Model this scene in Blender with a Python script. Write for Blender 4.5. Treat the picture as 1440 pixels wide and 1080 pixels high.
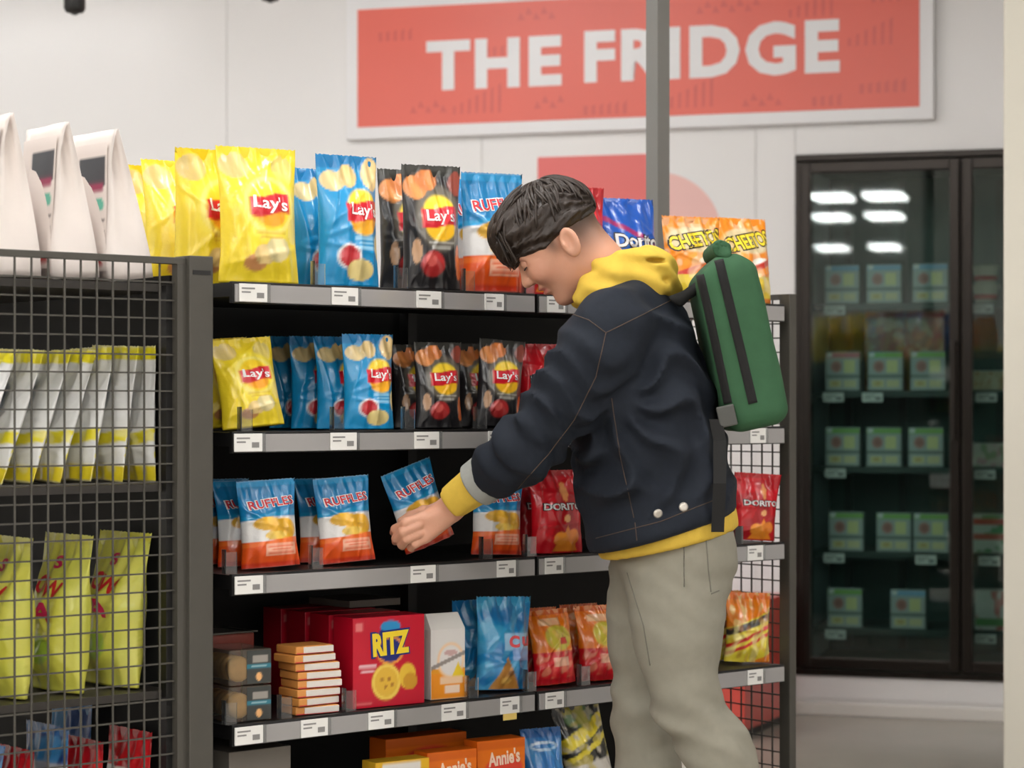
import bpy, bmesh, math, random
import numpy as np
from mathutils import Vector, Matrix
from mathutils.bvhtree import BVHTree
random.seed(7)
for o in list(bpy.data.objects): bpy.data.objects.remove(o, do_unlink=True)
scene = bpy.context.scene
COL = scene.collection

# ------------------------------------------------------------------ camera
F = 3200.0; CX = 720.0; HY = 567.0; CAMZ = 1.13
cd = bpy.data.cameras.new('camera'); cam = bpy.data.objects.new('camera', cd); COL.objects.link(cam)
cam.location = (0, 0, CAMZ); cam.rotation_euler = (math.pi/2, 0, 0)
cd.sensor_width = 36; cd.lens = 80; cd.shift_y = 27/1440
cd.clip_start = .05; cd.clip_end = 100
cd.dof.use_dof = True; cd.dof.focus_distance = 4.45; cd.dof.aperture_fstop = 4.5
scene.camera = cam

# ------------------------------------------------------------------ world, exposure
w = bpy.data.worlds.new('world'); scene.world = w; w.use_nodes = True
w.node_tree.nodes['Background'].inputs[0].default_value = (0, 0, 0, 1)
w.node_tree.nodes['Background'].inputs[1].default_value = 0.   # closed room: no sky, only its lamps
vs = scene.view_settings
vs.view_transform = 'Standard'; vs.look = 'None'; vs.gamma = 1; vs.use_curve_mapping = False
vs.exposure = 0.0
LAMP = 46.5           # radiance of the shop's lamp diffusers

# ------------------------------------------------------------------ helpers
def lin(c):
    return tuple(((x/255)/12.92 if x/255 <= .04045 else ((x/255+.055)/1.055)**2.4) for x in c)

MATS = {}
def mat(name, c, rough=.5, metal=0., noise=0., nscale=20., bump=0., bscale=200., coat=0., spec=.5, stretch=None):
    """plain procedural surface: base colour with a little noise variation and fine relief; c in sRGB 0..255"""
    if name in MATS: return MATS[name]
    m = bpy.data.materials.new(name); m.use_nodes = True
    nt = m.node_tree; b = nt.nodes['Principled BSDF']
    L = lin(c)
    b.inputs['Base Color'].default_value = (*L, 1); b.inputs['Roughness'].default_value = rough
    b.inputs['Metallic'].default_value = metal; b.inputs['Coat Weight'].default_value = coat
    b.inputs['Specular IOR Level'].default_value = spec
    tc = nt.nodes.new('ShaderNodeTexCoord'); src = tc.outputs['Object']
    if stretch:
        mp = nt.nodes.new('ShaderNodeMapping'); mp.inputs['Scale'].default_value = stretch
        nt.links.new(src, mp.inputs[0]); src = mp.outputs[0]
    if noise:
        n = nt.nodes.new('ShaderNodeTexNoise'); n.inputs['Scale'].default_value = nscale; n.inputs['Detail'].default_value = 4
        nt.links.new(src, n.inputs['Vector'])
        mx = nt.nodes.new('ShaderNodeMix'); mx.data_type = 'RGBA'
        mx.inputs[6].default_value = (*[max(0, x*(1-noise)) for x in L], 1)
        mx.inputs[7].default_value = (*[min(1, x*(1+noise)) for x in L], 1)
        nt.links.new(n.outputs[0], mx.inputs[0]); nt.links.new(mx.outputs[2], b.inputs['Base Color'])
    if bump:
        n2 = nt.nodes.new('ShaderNodeTexNoise'); n2.inputs['Scale'].default_value = bscale
        nt.links.new(src, n2.inputs['Vector'])
        bp = nt.nodes.new('ShaderNodeBump'); bp.inputs['Strength'].default_value = bump; bp.inputs['Distance'].default_value = .002
        nt.links.new(n2.outputs[0], bp.inputs['Height']); nt.links.new(bp.outputs[0], b.inputs['Normal'])
    MATS[name] = m
    return m

def mat_print(name, rough=.32, coat=.3, bump=.25, bscale=60., spec=.5, transl=0.):
    """printed surface: colours from the mesh's printed artwork"""
    if name in MATS: return MATS[name]
    m = bpy.data.materials.new(name); m.use_nodes = True
    nt = m.node_tree; b = nt.nodes['Principled BSDF']
    a = nt.nodes.new('ShaderNodeAttribute'); a.attribute_name = 'Col'
    nt.links.new(a.outputs['Color'], b.inputs['Base Color'])
    b.inputs['Roughness'].default_value = rough; b.inputs['Coat Weight'].default_value = coat
    b.inputs['Coat Roughness'].default_value = .15; b.inputs['Specular IOR Level'].default_value = spec
    if bump:
        tc = nt.nodes.new('ShaderNodeTexCoord')
        n = nt.nodes.new('ShaderNodeTexNoise'); n.inputs['Scale'].default_value = bscale; n.inputs['Detail'].default_value = 3
        nt.links.new(tc.outputs['Object'], n.inputs['Vector'])
        bp = nt.nodes.new('ShaderNodeBump'); bp.inputs['Strength'].default_value = bump; bp.inputs['Distance'].default_value = .004
        nt.links.new(n.outputs[0], bp.inputs['Height']); nt.links.new(bp.outputs[0], b.inputs['Normal'])
    MATS[name] = m
    return m

def mat_emit(name, c, s):
    if name in MATS: return MATS[name]
    m = bpy.data.materials.new(name); m.use_nodes = True
    nt = m.node_tree; nt.nodes.remove(nt.nodes['Principled BSDF'])
    e = nt.nodes.new('ShaderNodeEmission'); e.inputs[0].default_value = (*c, 1); e.inputs[1].default_value = s
    nt.links.new(e.outputs[0], nt.nodes['Material Output'].inputs[0])
    MATS[name] = m
    return m

def mat_glass(name, tint=(1, 1, 1), rough=.02, ior=1.5, gain=1., body=0., bodyc=(200, 200, 200)):
    """thin clear sheet: tinted transmission with Fresnel reflection"""
    if name in MATS: return MATS[name]
    m = bpy.data.materials.new(name); m.use_nodes = True
    nt = m.node_tree; nt.nodes.remove(nt.nodes['Principled BSDF'])
    t = nt.nodes.new('ShaderNodeBsdfTransparent'); t.inputs[0].default_value = (*tint, 1)
    g = nt.nodes.new('ShaderNodeBsdfGlossy'); g.inputs['Roughness'].default_value = rough
    fr = nt.nodes.new('ShaderNodeFresnel'); fr.inputs[0].default_value = ior
    ml = nt.nodes.new('ShaderNodeMath'); ml.operation = 'MULTIPLY'; ml.inputs[1].default_value = gain
    nt.links.new(fr.outputs[0], ml.inputs[0])
    mx = nt.nodes.new('ShaderNodeMixShader')
    first = t.outputs[0]
    if body:
        d = nt.nodes.new('ShaderNodeBsdfDiffuse'); d.inputs[0].default_value = (*lin(bodyc), 1)
        m2 = nt.nodes.new('ShaderNodeMixShader'); m2.inputs[0].default_value = body
        nt.links.new(t.outputs[0], m2.inputs[1]); nt.links.new(d.outputs[0], m2.inputs[2]); first = m2.outputs[0]
    nt.links.new(ml.outputs[0], mx.inputs[0]); nt.links.new(first, mx.inputs[1]); nt.links.new(g.outputs[0], mx.inputs[2])
    nt.links.new(mx.outputs[0], nt.nodes['Material Output'].inputs[0])
    MATS[name] = m
    return m

def mk(name, me, m=None, parent=None, loc=None, rot=None):
    o = bpy.data.objects.new(name, me); COL.objects.link(o)
    if m is not None and not me.materials: me.materials.append(m)
    if parent: o.parent = parent
    if loc is not None: o.location = loc
    if rot is not None: o.rotation_euler = rot
    return o

def pymesh(name, V, Fc, smooth=False):
    me = bpy.data.meshes.new(name)
    me.from_pydata([tuple(map(float, v)) for v in V], [], [tuple(map(int, f)) for f in Fc]); me.update()
    if smooth: me.polygons.foreach_set('use_smooth', [True]*len(me.polygons))
    return me

def set_col(me, cols):
    a = me.color_attributes.new('Col', 'FLOAT_COLOR', 'POINT')
    c = np.ones((len(me.vertices), 4), np.float32); c[:, :3] = cols
    a.data.foreach_set('color', c.ravel())

class MB:
    """collects simple solids into one bmesh"""
    def __init__(s): s.bm = bmesh.new()
    def box(s, x0, x1, y0, y1, z0, z1, bev=0.):
        r = bmesh.ops.create_cube(s.bm, size=1)
        for v in r['verts']:
            v.co = Vector(((x0+x1)/2+v.co.x*(x1-x0), (y0+y1)/2+v.co.y*(y1-y0), (z0+z1)/2+v.co.z*(z1-z0)))
        if bev:
            es = {e for v in r['verts'] for e in v.link_edges}
            bmesh.ops.bevel(s.bm, geom=list(es), offset=bev, segments=2, profile=.6, affect='EDGES')
        return s
    def cyl(s, p, q, r0, r1=None, n=16):
        p = Vector(p); q = Vector(q); r1 = r0 if r1 is None else r1
        M = Matrix.Translation((p+q)/2) @ (q-p).to_track_quat('Z', 'Y').to_matrix().to_4x4()
        bmesh.ops.create_cone(s.bm, cap_ends=True, segments=n, radius1=r0, radius2=r1, depth=(q-p).length, matrix=M)
        return s
    def lathe(s, prof, c=(0, 0, 0), n=24):
        rings = []
        for r, z in prof:
            rings.append([s.bm.verts.new((c[0]+r*math.cos(2*math.pi*i/n), c[1]+r*math.sin(2*math.pi*i/n), c[2]+z)) for i in range(n)])
        for a, b in zip(rings, rings[1:]):
            for i in range(n): s.bm.faces.new((a[i], a[(i+1) % n], b[(i+1) % n], b[i]))
        s.bm.faces.new(rings[0][::-1]); s.bm.faces.new(rings[-1])
        return s
    def poly(s, pts, nrm, th):
        """flat polygon pts (3-D), thickened along nrm"""
        n = Vector(nrm)*th
        a = [s.bm.verts.new(Vector(p)) for p in pts]; b = [s.bm.verts.new(Vector(p)+n) for p in pts]
        s.bm.faces.new(a[::-1]); s.bm.faces.new(b)
        k = len(pts)
        for i in range(k): s.bm.faces.new((a[i], a[(i+1) % k], b[(i+1) % k], b[i]))
        return s
    def tube(s, pts, r, n=8, closed=False):
        pts = [Vector(p) for p in pts]; rings = []; up = Vector((0, 0, 1))
        for i, p in enumerate(pts):
            t = (pts[min(i+1, len(pts)-1)]-pts[max(i-1, 0)]).normalized()
            a = t.cross(up)
            if a.length < 1e-3: a = t.cross(Vector((0, 1, 0)))
            a.normalize(); b = t.cross(a)
            rr = r[i] if isinstance(r, (list, tuple)) else r
            rings.append([s.bm.verts.new(p+a*rr*math.cos(2*math.pi*k/n)+b*rr*math.sin(2*math.pi*k/n)) for k in range(n)])
        for A, B in zip(rings, rings[1:]):
            for k in range(n): s.bm.faces.new((A[k], A[(k+1) % n], B[(k+1) % n], B[k]))
        s.bm.faces.new(rings[0][::-1]); s.bm.faces.new(rings[-1])
        return s
    def mesh(s, name, smooth=False):
        bmesh.ops.recalc_face_normals(s.bm, faces=s.bm.faces[:])
        me = bpy.data.meshes.new(name); s.bm.to_mesh(me); s.bm.free()
        if smooth: me.polygons.foreach_set('use_smooth', [True]*len(me.polygons))
        return me
    def build(s, name, m, parent=None, smooth=False, loc=None, rot=None):
        return mk(name, s.mesh(name, smooth), m, parent, loc, rot)

def empty(name, loc=(0, 0, 0), rz=0., rx=0., ry=0.):
    o = bpy.data.objects.new(name, None); COL.objects.link(o)
    o.location = loc; o.rotation_euler = (rx, ry, rz); o.empty_display_size = .05
    return o
def tag(o, label, cat, group=None):
    o['label'] = label; o['category'] = cat
    if group: o['group'] = group
    return o
def struct(o):
    o['kind'] = 'structure'; return o

def copy_tree(o, parent=None):
    c = o.copy(); COL.objects.link(c); c.parent = parent
    for ch in list(o.children): copy_tree(ch, c)
    return c

_txt = {}
def text2d(s, bold=0., spacing=1.):
    """flat outline of a word: unit cap-height-ish mesh centred on 0, returns (verts Nx2, faces, width, height)"""
    k = (s, bold, spacing)
    if k in _txt: return _txt[k]
    cu = bpy.data.curves.new('lettering', 'FONT'); cu.body = s; cu.offset = bold; cu.resolution_u = 3; cu.space_character = spacing
    ob = bpy.data.objects.new('lettering_source', cu); COL.objects.link(ob)
    dg = bpy.context.evaluated_depsgraph_get(); dg.update()
    me = bpy.data.meshes.new_from_object(ob.evaluated_get(dg))
    V = np.array([v.co[:2] for v in me.vertices]); Fc = [tuple(p.vertices) for p in me.polygons]
    bpy.data.objects.remove(ob); bpy.data.curves.remove(cu); bpy.data.meshes.remove(me)
    lo = V.min(0); hi = V.max(0); V = V-(lo+hi)/2
    _txt[k] = (V, Fc, hi[0]-lo[0], hi[1]-lo[1])
    return _txt[k]

def rot2(V, deg):
    a = math.radians(deg); c, s = math.cos(a), math.sin(a)
    return V @ np.array([[c, s], [-s, c]])

def sstep(a, b, x):
    t = np.clip((x-a)/(b-a), 0, 1); return t*t*(3-2*t)

# ------------------------------------------------------------------ frames of the place
GA = math.radians(41.0); GU = (math.cos(GA), math.sin(GA)); L0 = (-.517, 4.178)
def G(a, b, z=0):      # along the shelf front, back into the shelf, up
    return Vector((L0[0]+GU[0]*a-GU[1]*b, L0[1]+GU[1]*a+GU[0]*b, z))
def a_at(px, b=0.):
    q = (px-CX)/F
    return (q*(L0[1]+GU[0]*b)-L0[0]+GU[1]*b)/(GU[0]-GU[1]*q)
def z_at(py, Y): return CAMZ+(HY-py)*Y/F
WA = math.radians(16.8); WU = (math.cos(WA), -math.sin(WA)); W0 = (1.023, 8.29)
def W(s, d, z=0):      # along the back wall, out from it, up
    return Vector((W0[0]+WU[0]*s+WU[1]*d, W0[1]+WU[1]*s-WU[0]*d, z))
def s_at(px, d=0.):
    q = (px-CX)/F
    return (q*(W0[1]-WU[0]*d)-W0[0]-WU[1]*d)/(WU[0]-WU[1]*q)
def wz(px, py, d=0.):
    p = W(s_at(px, d), d); return z_at(py, p.y)

# ------------------------------------------------------------------ room shell
S0, S1, D1, ZC = -7.5, 5.0, 20.0, 3.4
M_wall = mat('painted_wall', (233, 231, 229), .38, noise=.03, nscale=3, bump=.03, bscale=300)
M_panel = mat('wall_panel_laminate', (238, 236, 236), .24, noise=.02, nscale=2)
M_floor = mat('polished_concrete', (172, 165, 154), .22, noise=.16, nscale=2.2, bump=.02, bscale=60)
M_ceil = mat('ceiling_paint', (225, 225, 224), .8, noise=.02, nscale=4)
M_base = mat('white_skirting', (226, 222, 216), .35, noise=.02)
M_black = mat('black_powder_coat', (24, 23, 22), .5, noise=.12, nscale=40, bump=.05, bscale=500)
M_char = mat('charcoal_powder_coat', (70, 67, 61), .45, noise=.08, nscale=30, bump=.05, bscale=600)
WROT = -WA
def wall_frame(name):   # object whose local x runs along the back wall, local y goes into it
    return dict(loc=(W0[0], W0[1], 0), rot=(0, 0, WROT))
floor = struct(MB().box(S0, S1, -D1, .8, -.08, 0).build('floor', M_floor, **wall_frame(0)))
ceil = struct(MB().box(S0, S1, -D1, .8, ZC, ZC+.08).build('ceiling', M_ceil, **wall_frame(0)))
# fridge opening in the back wall
FS0 = s_at(1119); FS1 = FS0+1.76; FZ0 = wz(1119, 948); FZ1 = wz(1119, 219)
wb = MB()
wb.box(S0, FS0, 0, .12, 0, ZC).box(FS1, S1, 0, .12, 0, ZC).box(FS0, FS1, 0, .12, 0, FZ0).box(FS0, FS1, 0, .12, FZ1, ZC)
wall_back = struct(wb.build('wall_back', M_wall, **wall_frame(0)))
seam = s_at(1063); PW = 1.05
def panel(x0, x1, z0, z1):
    MB().box(x0+.0012, x1-.0012, -.006, 0, z0, z1, .001).build('panel', M_panel, wall_back)
x = seam
while x > S0+.1:
    panel(max(S0, x-PW), x, .11, ZC); x -= PW
panel(seam, FS0, .11, ZC)
for i in range(2):
    xa, xb = FS0+i*.88, FS0+(i+1)*.88
    panel(xa, xb, FZ1+.002, ZC); panel(xa, xb, .06, FZ0-.002)
x = FS1
while x < S1-.1: panel(x, min(S1, x+PW), .11, ZC); x += PW
struct(MB().box(S0, S1, -.014, 0, 0, .045, .004).build('baseboard_back', M_base, **wall_frame(0)))
struct(MB().box(S0-.12, S0, -D1, .12, 0, ZC).build('wall_left', M_wall, **wall_frame(0)))
struct(MB().box(S1, S1+.12, -D1, .12, 0, ZC).build('wall_right', M_wall, **wall_frame(0)))
struct(MB().box(S0, S1, -D1-.12, -D1, 0, ZC).build('wall_rear', M_wall, **wall_frame(0)))
# near white pillar at the right
M_pillar = mat('pillar_paint', (205, 200, 187), .6, noise=.03, nscale=6)
struct(MB().box(0, .6, 0, .6, 0, ZC, .006).build('wall_pillar', M_pillar, loc=((1411-CX)/F*5.9, 5.9, 0), rot=(0, 0, -WA)))

# ------------------------------------------------------------------ lamps
M_lampw = mat('white_lamp_housing', (230, 230, 230), .4)
M_dif = mat_emit('lamp_diffuser', (1, .99, .975), LAMP)
M_dif2 = mat_emit('wall_lamp_diffuser', (1, .99, .975), LAMP*.36)
M_cable = mat('grey_cable', (120, 120, 120), .5)
def lamp(s, d, z, L, wd, along_wall, label, group, drop=0.):
    t = empty('panel_lamp_offscreen' if wd > .2 else 'linear_lamp_offscreen', W(s, d, z), WROT if along_wall else WROT+math.pi/2)
    tag(t, label, 'lamp', group)
    MB().box(-L/2, L/2, -wd/2, wd/2, .012, .06, .006).build('housing', M_lampw, t)
    MB().box(-L/2+.01, L/2-.01, -wd/2+.008, wd/2-.008, -drop, .012).build('diffuser_offscreen', M_dif2 if drop else M_dif, t)
    for x in (-L*.35, L*.35): MB().cyl((x, 0, .05), (x, 0, ZC-z), .002, n=6).build('cable', M_cable, t)
for sa, sb in ((-5.3, -3.3), (-1.75, -.7)):
    lamp((sa+sb)/2, 1.82, 2.95, sb-sa, .12, True, 'white linear pendant lamp hanging near the back wall', 'linear lamps near the back wall', .06)
for d in (4.3, 6.6, 8.9):
    for s in (-5.2, -2.6, 0., 2.6):
        lamp(s, d, 2.98, 1.8, .14, True, 'white linear pendant lamp over the aisles', 'linear lamps over the aisles')
for d, z in ((10.8, 2.84), (13.2, 2.87), (17, 2.84)):
    for px in (1172, 1246):
        lamp(s_at(px, -d), d, z, .6, .32, False, 'wide white panel lamp at the rear of the shop', 'panel lamps at the rear of the shop')
    for s in (-5.5, 3.2):
        lamp(s, d, z, 1.2, .4, False, 'wide white panel lamp at the rear of the shop', 'panel lamps at the rear of the shop')
# dark cameras hanging from the ceiling
M_lens = mat('dark_lens', (12, 22, 16), .1, coat=1)
def ccam(px, py, Y, label):
    X = (px-CX)/F*Y; z = z_at(py, Y)
    t = empty('ceiling_camera', (X, Y, z)); tag(t, label, 'camera', 'cameras hung from the ceiling')
    MB().lathe([(.012, 0), (.028, .004), (.034, .016), (.034, .07), (.03, .078)]).build('housing', M_black, t, True)
    MB().lathe([(.004, -.006), (.012, -.003), (.014, .002)]).build('lens', M_lens, t, True)
    MB().cyl((0, 0, .075), (0, 0, ZC-z), .008, n=10).build('stem', M_char, t)
ccam(105, 19, 7.2, 'black camera on a stem above the white paper bags')
ccam(380, 2, 7.9, 'black camera on a stem beside the red sign')
# ------------------------------------------------------------------ wall sign and wall graphics
def wall_thing(name, s, d, z=0.):
    return empty(name, W(s, d, z), WROT)
DS = .05
sL, sR = s_at(487, DS), s_at(1313, DS); sz0 = (wz(487, 197, DS)+wz(1313, 167, DS))/2
rL, rR = s_at(503, DS), s_at(1293, DS); rz0 = (wz(503, 181, DS)+wz(1293, 148, DS))/2; rz1 = wz(503, 14, DS)
sz1 = rz1+(rz0-sz0)
sign = wall_thing('wall_sign', sL, 0, sz0); tag(sign, 'wide red sign with white border reading THE FRIDGE on the back wall', 'sign')
M_signw = mat('sign_white_face', (240, 239, 242), .3, noise=.01)
M_signr = mat('sign_red_print', (238, 110, 94), .36, noise=.06, nscale=2.5)
M_signp = mat('sign_dark_print', (224, 100, 88), .32, noise=.05)
MB().box(0, sR-sL, -DS, -.008, 0, sz1-sz0, .004).build('border_panel', M_signw, sign)
MB().box(rL-sL, rR-sL, -DS-.002, -DS+.002, rz0-sz0, rz1-sz0).build('red_panel', M_signr, sign)
def flat_text(s, wid, hei, bold, m, parent, loc, th=.002, name='lettering', rot=0, spacing=1.):
    V, Fc, tw, th_ = text2d(s, bold, spacing)
    V = V*np.array([wid/tw, hei/th_])
    if rot: V = rot2(V, rot)
    n = len(V)
    V3 = [(v[0], 0, v[1]) for v in V]
    me = pymesh(name, V3, Fc)
    bm = bmesh.new(); bm.from_mesh(me)
    r = bmesh.ops.extrude_face_region(bm, geom=bm.faces[:])
    for e in r['geom']:
        if isinstance(e, bmesh.types.BMVert): e.co.y -= th
    bmesh.ops.recalc_face_normals(bm, faces=bm.faces[:]); bm.to_mesh(me); bm.free()
    return mk(name, me, m, parent, loc)
for wd, xa, xb in (('THE', 600, 790), ('FRIDGE', 822, 1181)):
    ta, tb = s_at(xa, DS), s_at(xb, DS); k = (xa+xb)/2
    yt = 58-(k-630)*(33/522); yb = 127-(k-630)*(24/522)
    za, zb = wz(k, yb, DS), wz(k, yt, DS)
    flat_text(wd, tb-ta, zb-za, .042, M_signw, sign, ((ta+tb)/2-sL, -DS-.002, (za+zb)/2-sz0), spacing=1.13)
# tone-on-tone print on the red panel: bars and triangles
pr = MB(); rr = random.Random(3); PWD = rR-rL; PHT = rz1-rz0
for cx, cz, n, kind in ((.04, .72, 5, 0), (.18, .08, 7, 1), (.33, .1, 4, 2), (.42, .03, 6, 0), (.56, .06, 7, 1), (.70, .05, 5, 2), (.82, .03, 4, 0),
                        (.88, .5, 6, 1), (.9, .12, 6, 0), (.1, .1, 5, 2), (.24, .55, 5, 0), (.62, .82, 8, 2), (.78, .75, 6, 1), (.3, .84, 5, 2), (.92, .84, 4, 0)):
    for i in range(n):
        x0 = min(cx+i*.014, .985)*PWD
        z0 = cz*PHT
        if kind == 0: q = [(x0, z0), (x0+.017, z0), (x0+.017, z0+.035+.004*i), (x0, z0+.035)]
        elif kind == 1: q = [(x0, z0), (x0+.012, z0), (x0+.014, z0+.03+.014*i), (x0, z0+.03+.012*i)]
        else: q = [(x0, z0+.02*(i % 2)), (x0+.03, z0+.02*(i % 2)), (x0+.012, z0+.03+.02*(i % 2))]
        q = [(a, min(b, PHT-.004)) for a, b in q]
        pr.poly([(rL-sL+a, -DS-.0022, rz0-sz0+b) for a, b in q], (0, -1, 0), .0006)
o = pr.build('print_pattern', M_signp, sign); o['label'] = 'tone-on-tone pattern of bars and triangles'; o['kind'] = 'stuff'
# red rectangle and pink disc on the wall
M_dec = mat('red_wall_vinyl', (236, 112, 108), .35, noise=.03, nscale=3)
M_decp = mat('pink_wall_vinyl', (245, 196, 190), .35, noise=.02, nscale=3)
ra, rb = s_at(757), s_at(927)
d1 = wall_thing('wall_decal', ra, .006, wz(757, 450))
tag(d1, 'coral red rectangular wall graphic behind the chip bags', 'wall graphic')
MB().box(0, rb-ra, -.003, 0, 0, wz(840, 219)-wz(757, 450)).build('vinyl', M_dec, d1)
d2 = wall_thing('wall_decal', s_at(925), .006, wz(925, 335))
tag(d2, 'pale pink round wall graphic beside the grey pole', 'wall graphic')
rad = wz(925, 335-92)-wz(925, 335)
MB().poly([(rad*math.cos(t*math.pi/36), 0, rad*math.sin(t*math.pi/36)) for t in range(72)], (0, -1, 0), .0012).build('vinyl', M_decp, d2)
# low red plinth standing near the wall
M_redbox = mat('red_laminate', (206, 74, 62), .35, noise=.04, nscale=4, coat=.2)
bx, by = (1047-CX)/F*7.62, 7.62
t = empty('display_plinth', (bx, by, 0), math.radians(66)); tag(t, 'low red display plinth on the floor behind the wire side panel', 'plinth')
MB().box(0, .52, 0, .34, .03, .455, .006).build('body', M_redbox, t)
MB().box(.02, .5, .02, .32, 0, .03).build('kick_base', M_black, t)

# ------------------------------------------------------------------ glass door fridge in the back wall
fr = wall_thing('display_fridge', FS0, 0, 0)
tag(fr, 'built-in display fridge with black framed glass doors in the back wall', 'fridge')
M_ff = mat('fridge_black_anodised', (44, 39, 35), .28, metal=.7, noise=.1, nscale=8)
M_fi = mat('fridge_shaded_liner', (50, 78, 72), .5, noise=.12, nscale=5)  # shade of the deep cooler is put into this dark teal
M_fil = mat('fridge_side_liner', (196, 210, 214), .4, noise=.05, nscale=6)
M_fs = mat('fridge_shelf_dark', (52, 66, 62), .4, metal=.3)
M_glass = mat_glass('fridge_glass', (.80, .90, .875), .02, 1.5, 1.3)
FW = FS1-FS0; FH0, FH1 = FZ0, FZ1; DEP = .62
sx = lambda px, d=0.: s_at(px, d)-FS0
MB().box(0, FW, DEP, DEP+.03, FH0, FH1).build('dark_back_sheet', M_fi, fr)  # dark sheet standing in for the open, unlit cooler behind
MB().box(0, FW, .1, DEP, FH0, FH0+.03).build('floor_liner', M_fi, fr)
MB().box(0, FW, .1, DEP, FH1-.03, FH1).build('top_liner', M_fi, fr)
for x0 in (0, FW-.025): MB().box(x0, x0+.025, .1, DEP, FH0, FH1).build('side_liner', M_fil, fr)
fb = MB(); e = .024
fb.box(0, FW, -.02, .1, FH1-e, FH1, .004).box(0, FW, -.02, .1, FH0, FH0+e, .004)
fb.box(0, e, -.02, .1, FH0+e, FH1-e, .004).box(FW-e, FW, -.02, .1, FH0+e, FH1-e, .004)
fb.build('frame', M_ff, fr)
DW = .566; x = sx(1129); ZG0, ZG1 = FH0+e+.006, FH1-e-.006
for i in range(3):
    xa = x+i*(DW+.012); xb = xa+DW
    if xb > FW-.02: xb = FW-.026
    dm = MB(); st = .034
    dm.box(xa, xa+st, -.045, -.021, ZG0, ZG1, .004).box(xb-st, xb, -.045, -.021, ZG0, ZG1, .004)
    dm.box(xa+st, xb-st, -.045, -.021, ZG0, ZG0+.04, .004).box(xa+st, xb-st, -.045, -.021, ZG1-.04, ZG1, .004)
    door = dm.build('door', M_ff, fr)
    MB().box(xa+st-.004, xb-st+.004, -.036, -.03, ZG0+.036, ZG1-.036).build('glass_pane', M_glass, door)
    hx = xb-st/2
    MB().box(hx-.006, hx+.006, -.07, -.062, 1.0, 1.35, .003).box(hx-.006, hx+.006, -.064, -.044, 1.0, 1.02).box(hx-.006, hx+.006, -.064, -.044, 1.33, 1.35).build('handle', M_ff, door)
    MB().box(xa-.02, xa+.024, .0, .09, ZG0, ZG1).build('mullion', M_ff, fr)
    for k in range(3):   # shelf standards on the back
        xx = xa+.06+k*.21; MB().box(xx, xx+.03, DEP-.015, DEP, FH0+.04, FH1-.05).build('shelf_standard', M_fs, fr)
SHD = -.16   # shelf fronts stand this far inside the wall plane
shelf_px = (427, 550, 657, 777, 885)
FSH = [wz(1240, y, SHD) for y in shelf_px]
for zc in FSH:
    sh = MB()
    sh.box(.03, FW-.03, .16, .168, zc-.022, zc, .002)
    for k in range(9): sh.box(.03, FW-.03, .2+k*.045, .207+k*.045, zc-.008, zc-.001)
    for k in range(7): sh.box(.04+k*.27, .05+k*.27, .165, DEP-.02, zc-.012, zc-.004)
    sh.build('wire_shelf', M_fs, fr)

# ---- generic printed box: fine front face carrying artwork
def art(X, Z, r, layers, seed=0):
    """X -.5..+.5 across, Z 0..r up (both in units of the width); layers painted in order, colours sRGB"""
    rg = np.random.RandomState(seed)
    out = np.zeros(X.shape+(3,)); out[:] = lin(layers[0][1])
    px = .012
    for L in layers[1:]:
        k = L[0]; c = np.array(lin(L[-1]))
        if k == 'band': m = sstep(L[1]*r-px, L[1]*r+px, Z)*(1-sstep(L[2]*r-px, L[2]*r+px, Z))
        elif k == 'slant': zz = Z-L[3]*X; m = sstep(L[1]*r-px, L[1]*r+px, zz)*(1-sstep(L[2]*r-px, L[2]*r+px, zz))
        elif k == 'ell': m = 1-sstep(1-.1, 1+.1, np.hypot((X-L[1])/L[3], (Z-L[2]*r)/L[4]))
        elif k == 'ring':
            q = np.hypot((X-L[1])/L[3], (Z-L[2]*r)/L[4]); m = sstep(.78, .86, q)*(1-sstep(.95, 1.03, q))
        elif k == 'rect': m = (1-sstep(L[3]-px, L[3]+px, abs(X-L[1])))*(1-sstep(L[4]-px, L[4]+px, abs(Z-L[2]*r)))
        elif k == 'wave':   # ribbon with a wave: cx, cv, half width, half height
            zz = Z-L[2]*r-.03*np.sin((X-L[1])/L[3]*2.6); m = (1-sstep(L[3]-px, L[3]+px, abs(X-L[1])))*(1-sstep(L[4]-px, L[4]+px, abs(zz)))
        elif k == 'tri':    # apex x, apex v, base v, half base
            t = np.clip((L[2]*r-Z)/((L[2]-L[3])*r), 0, 1); m = (Z < L[2]*r)*(Z > L[3]*r)*(1-sstep(-px, px, abs(X-L[1])-t*L[4]))
        elif k == 'mott':   # mottled patches
            s = np.zeros_like(X)
            for j in range(6):
                a, b, p = rg.randn()*L[1], rg.randn()*L[1], rg.rand()*6.28; s += np.sin(a*X+b*Z+p)
            m = sstep(.4, 1.6, s)*L[2]
        elif k == 'chip':   # crisp with grain
            g = np.hypot((X-L[1])/L[3], (Z-L[2]*r)/L[4]); m = 1-sstep(.9, 1.02, g)
            c = c*(.78+.3*sstep(-1, 1, np.sin(14*X/L[3]*.3+9*Z)+X/L[3]*.3))[..., None]
            out = out*(1-m[..., None])+c*m[..., None]; continue
        elif k == 'lines':  # small illegible print: cx, cv, half width, count, pitch
            m = np.zeros_like(X)
            for j in range(L[4]):
                zc = L[2]*r-j*L[5]; m = np.maximum(m, (1-sstep(L[3]*(1-.25*(j % 2))-px, L[3]*(1-.25*(j % 2))+px, abs(X-L[1])))*(1-sstep(L[5]*.28-px*.6, L[5]*.28+px*.6, abs(Z-zc))))
            m = m*.85
        out = out*(1-m[..., None])+c*m[..., None]
    return out

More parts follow.
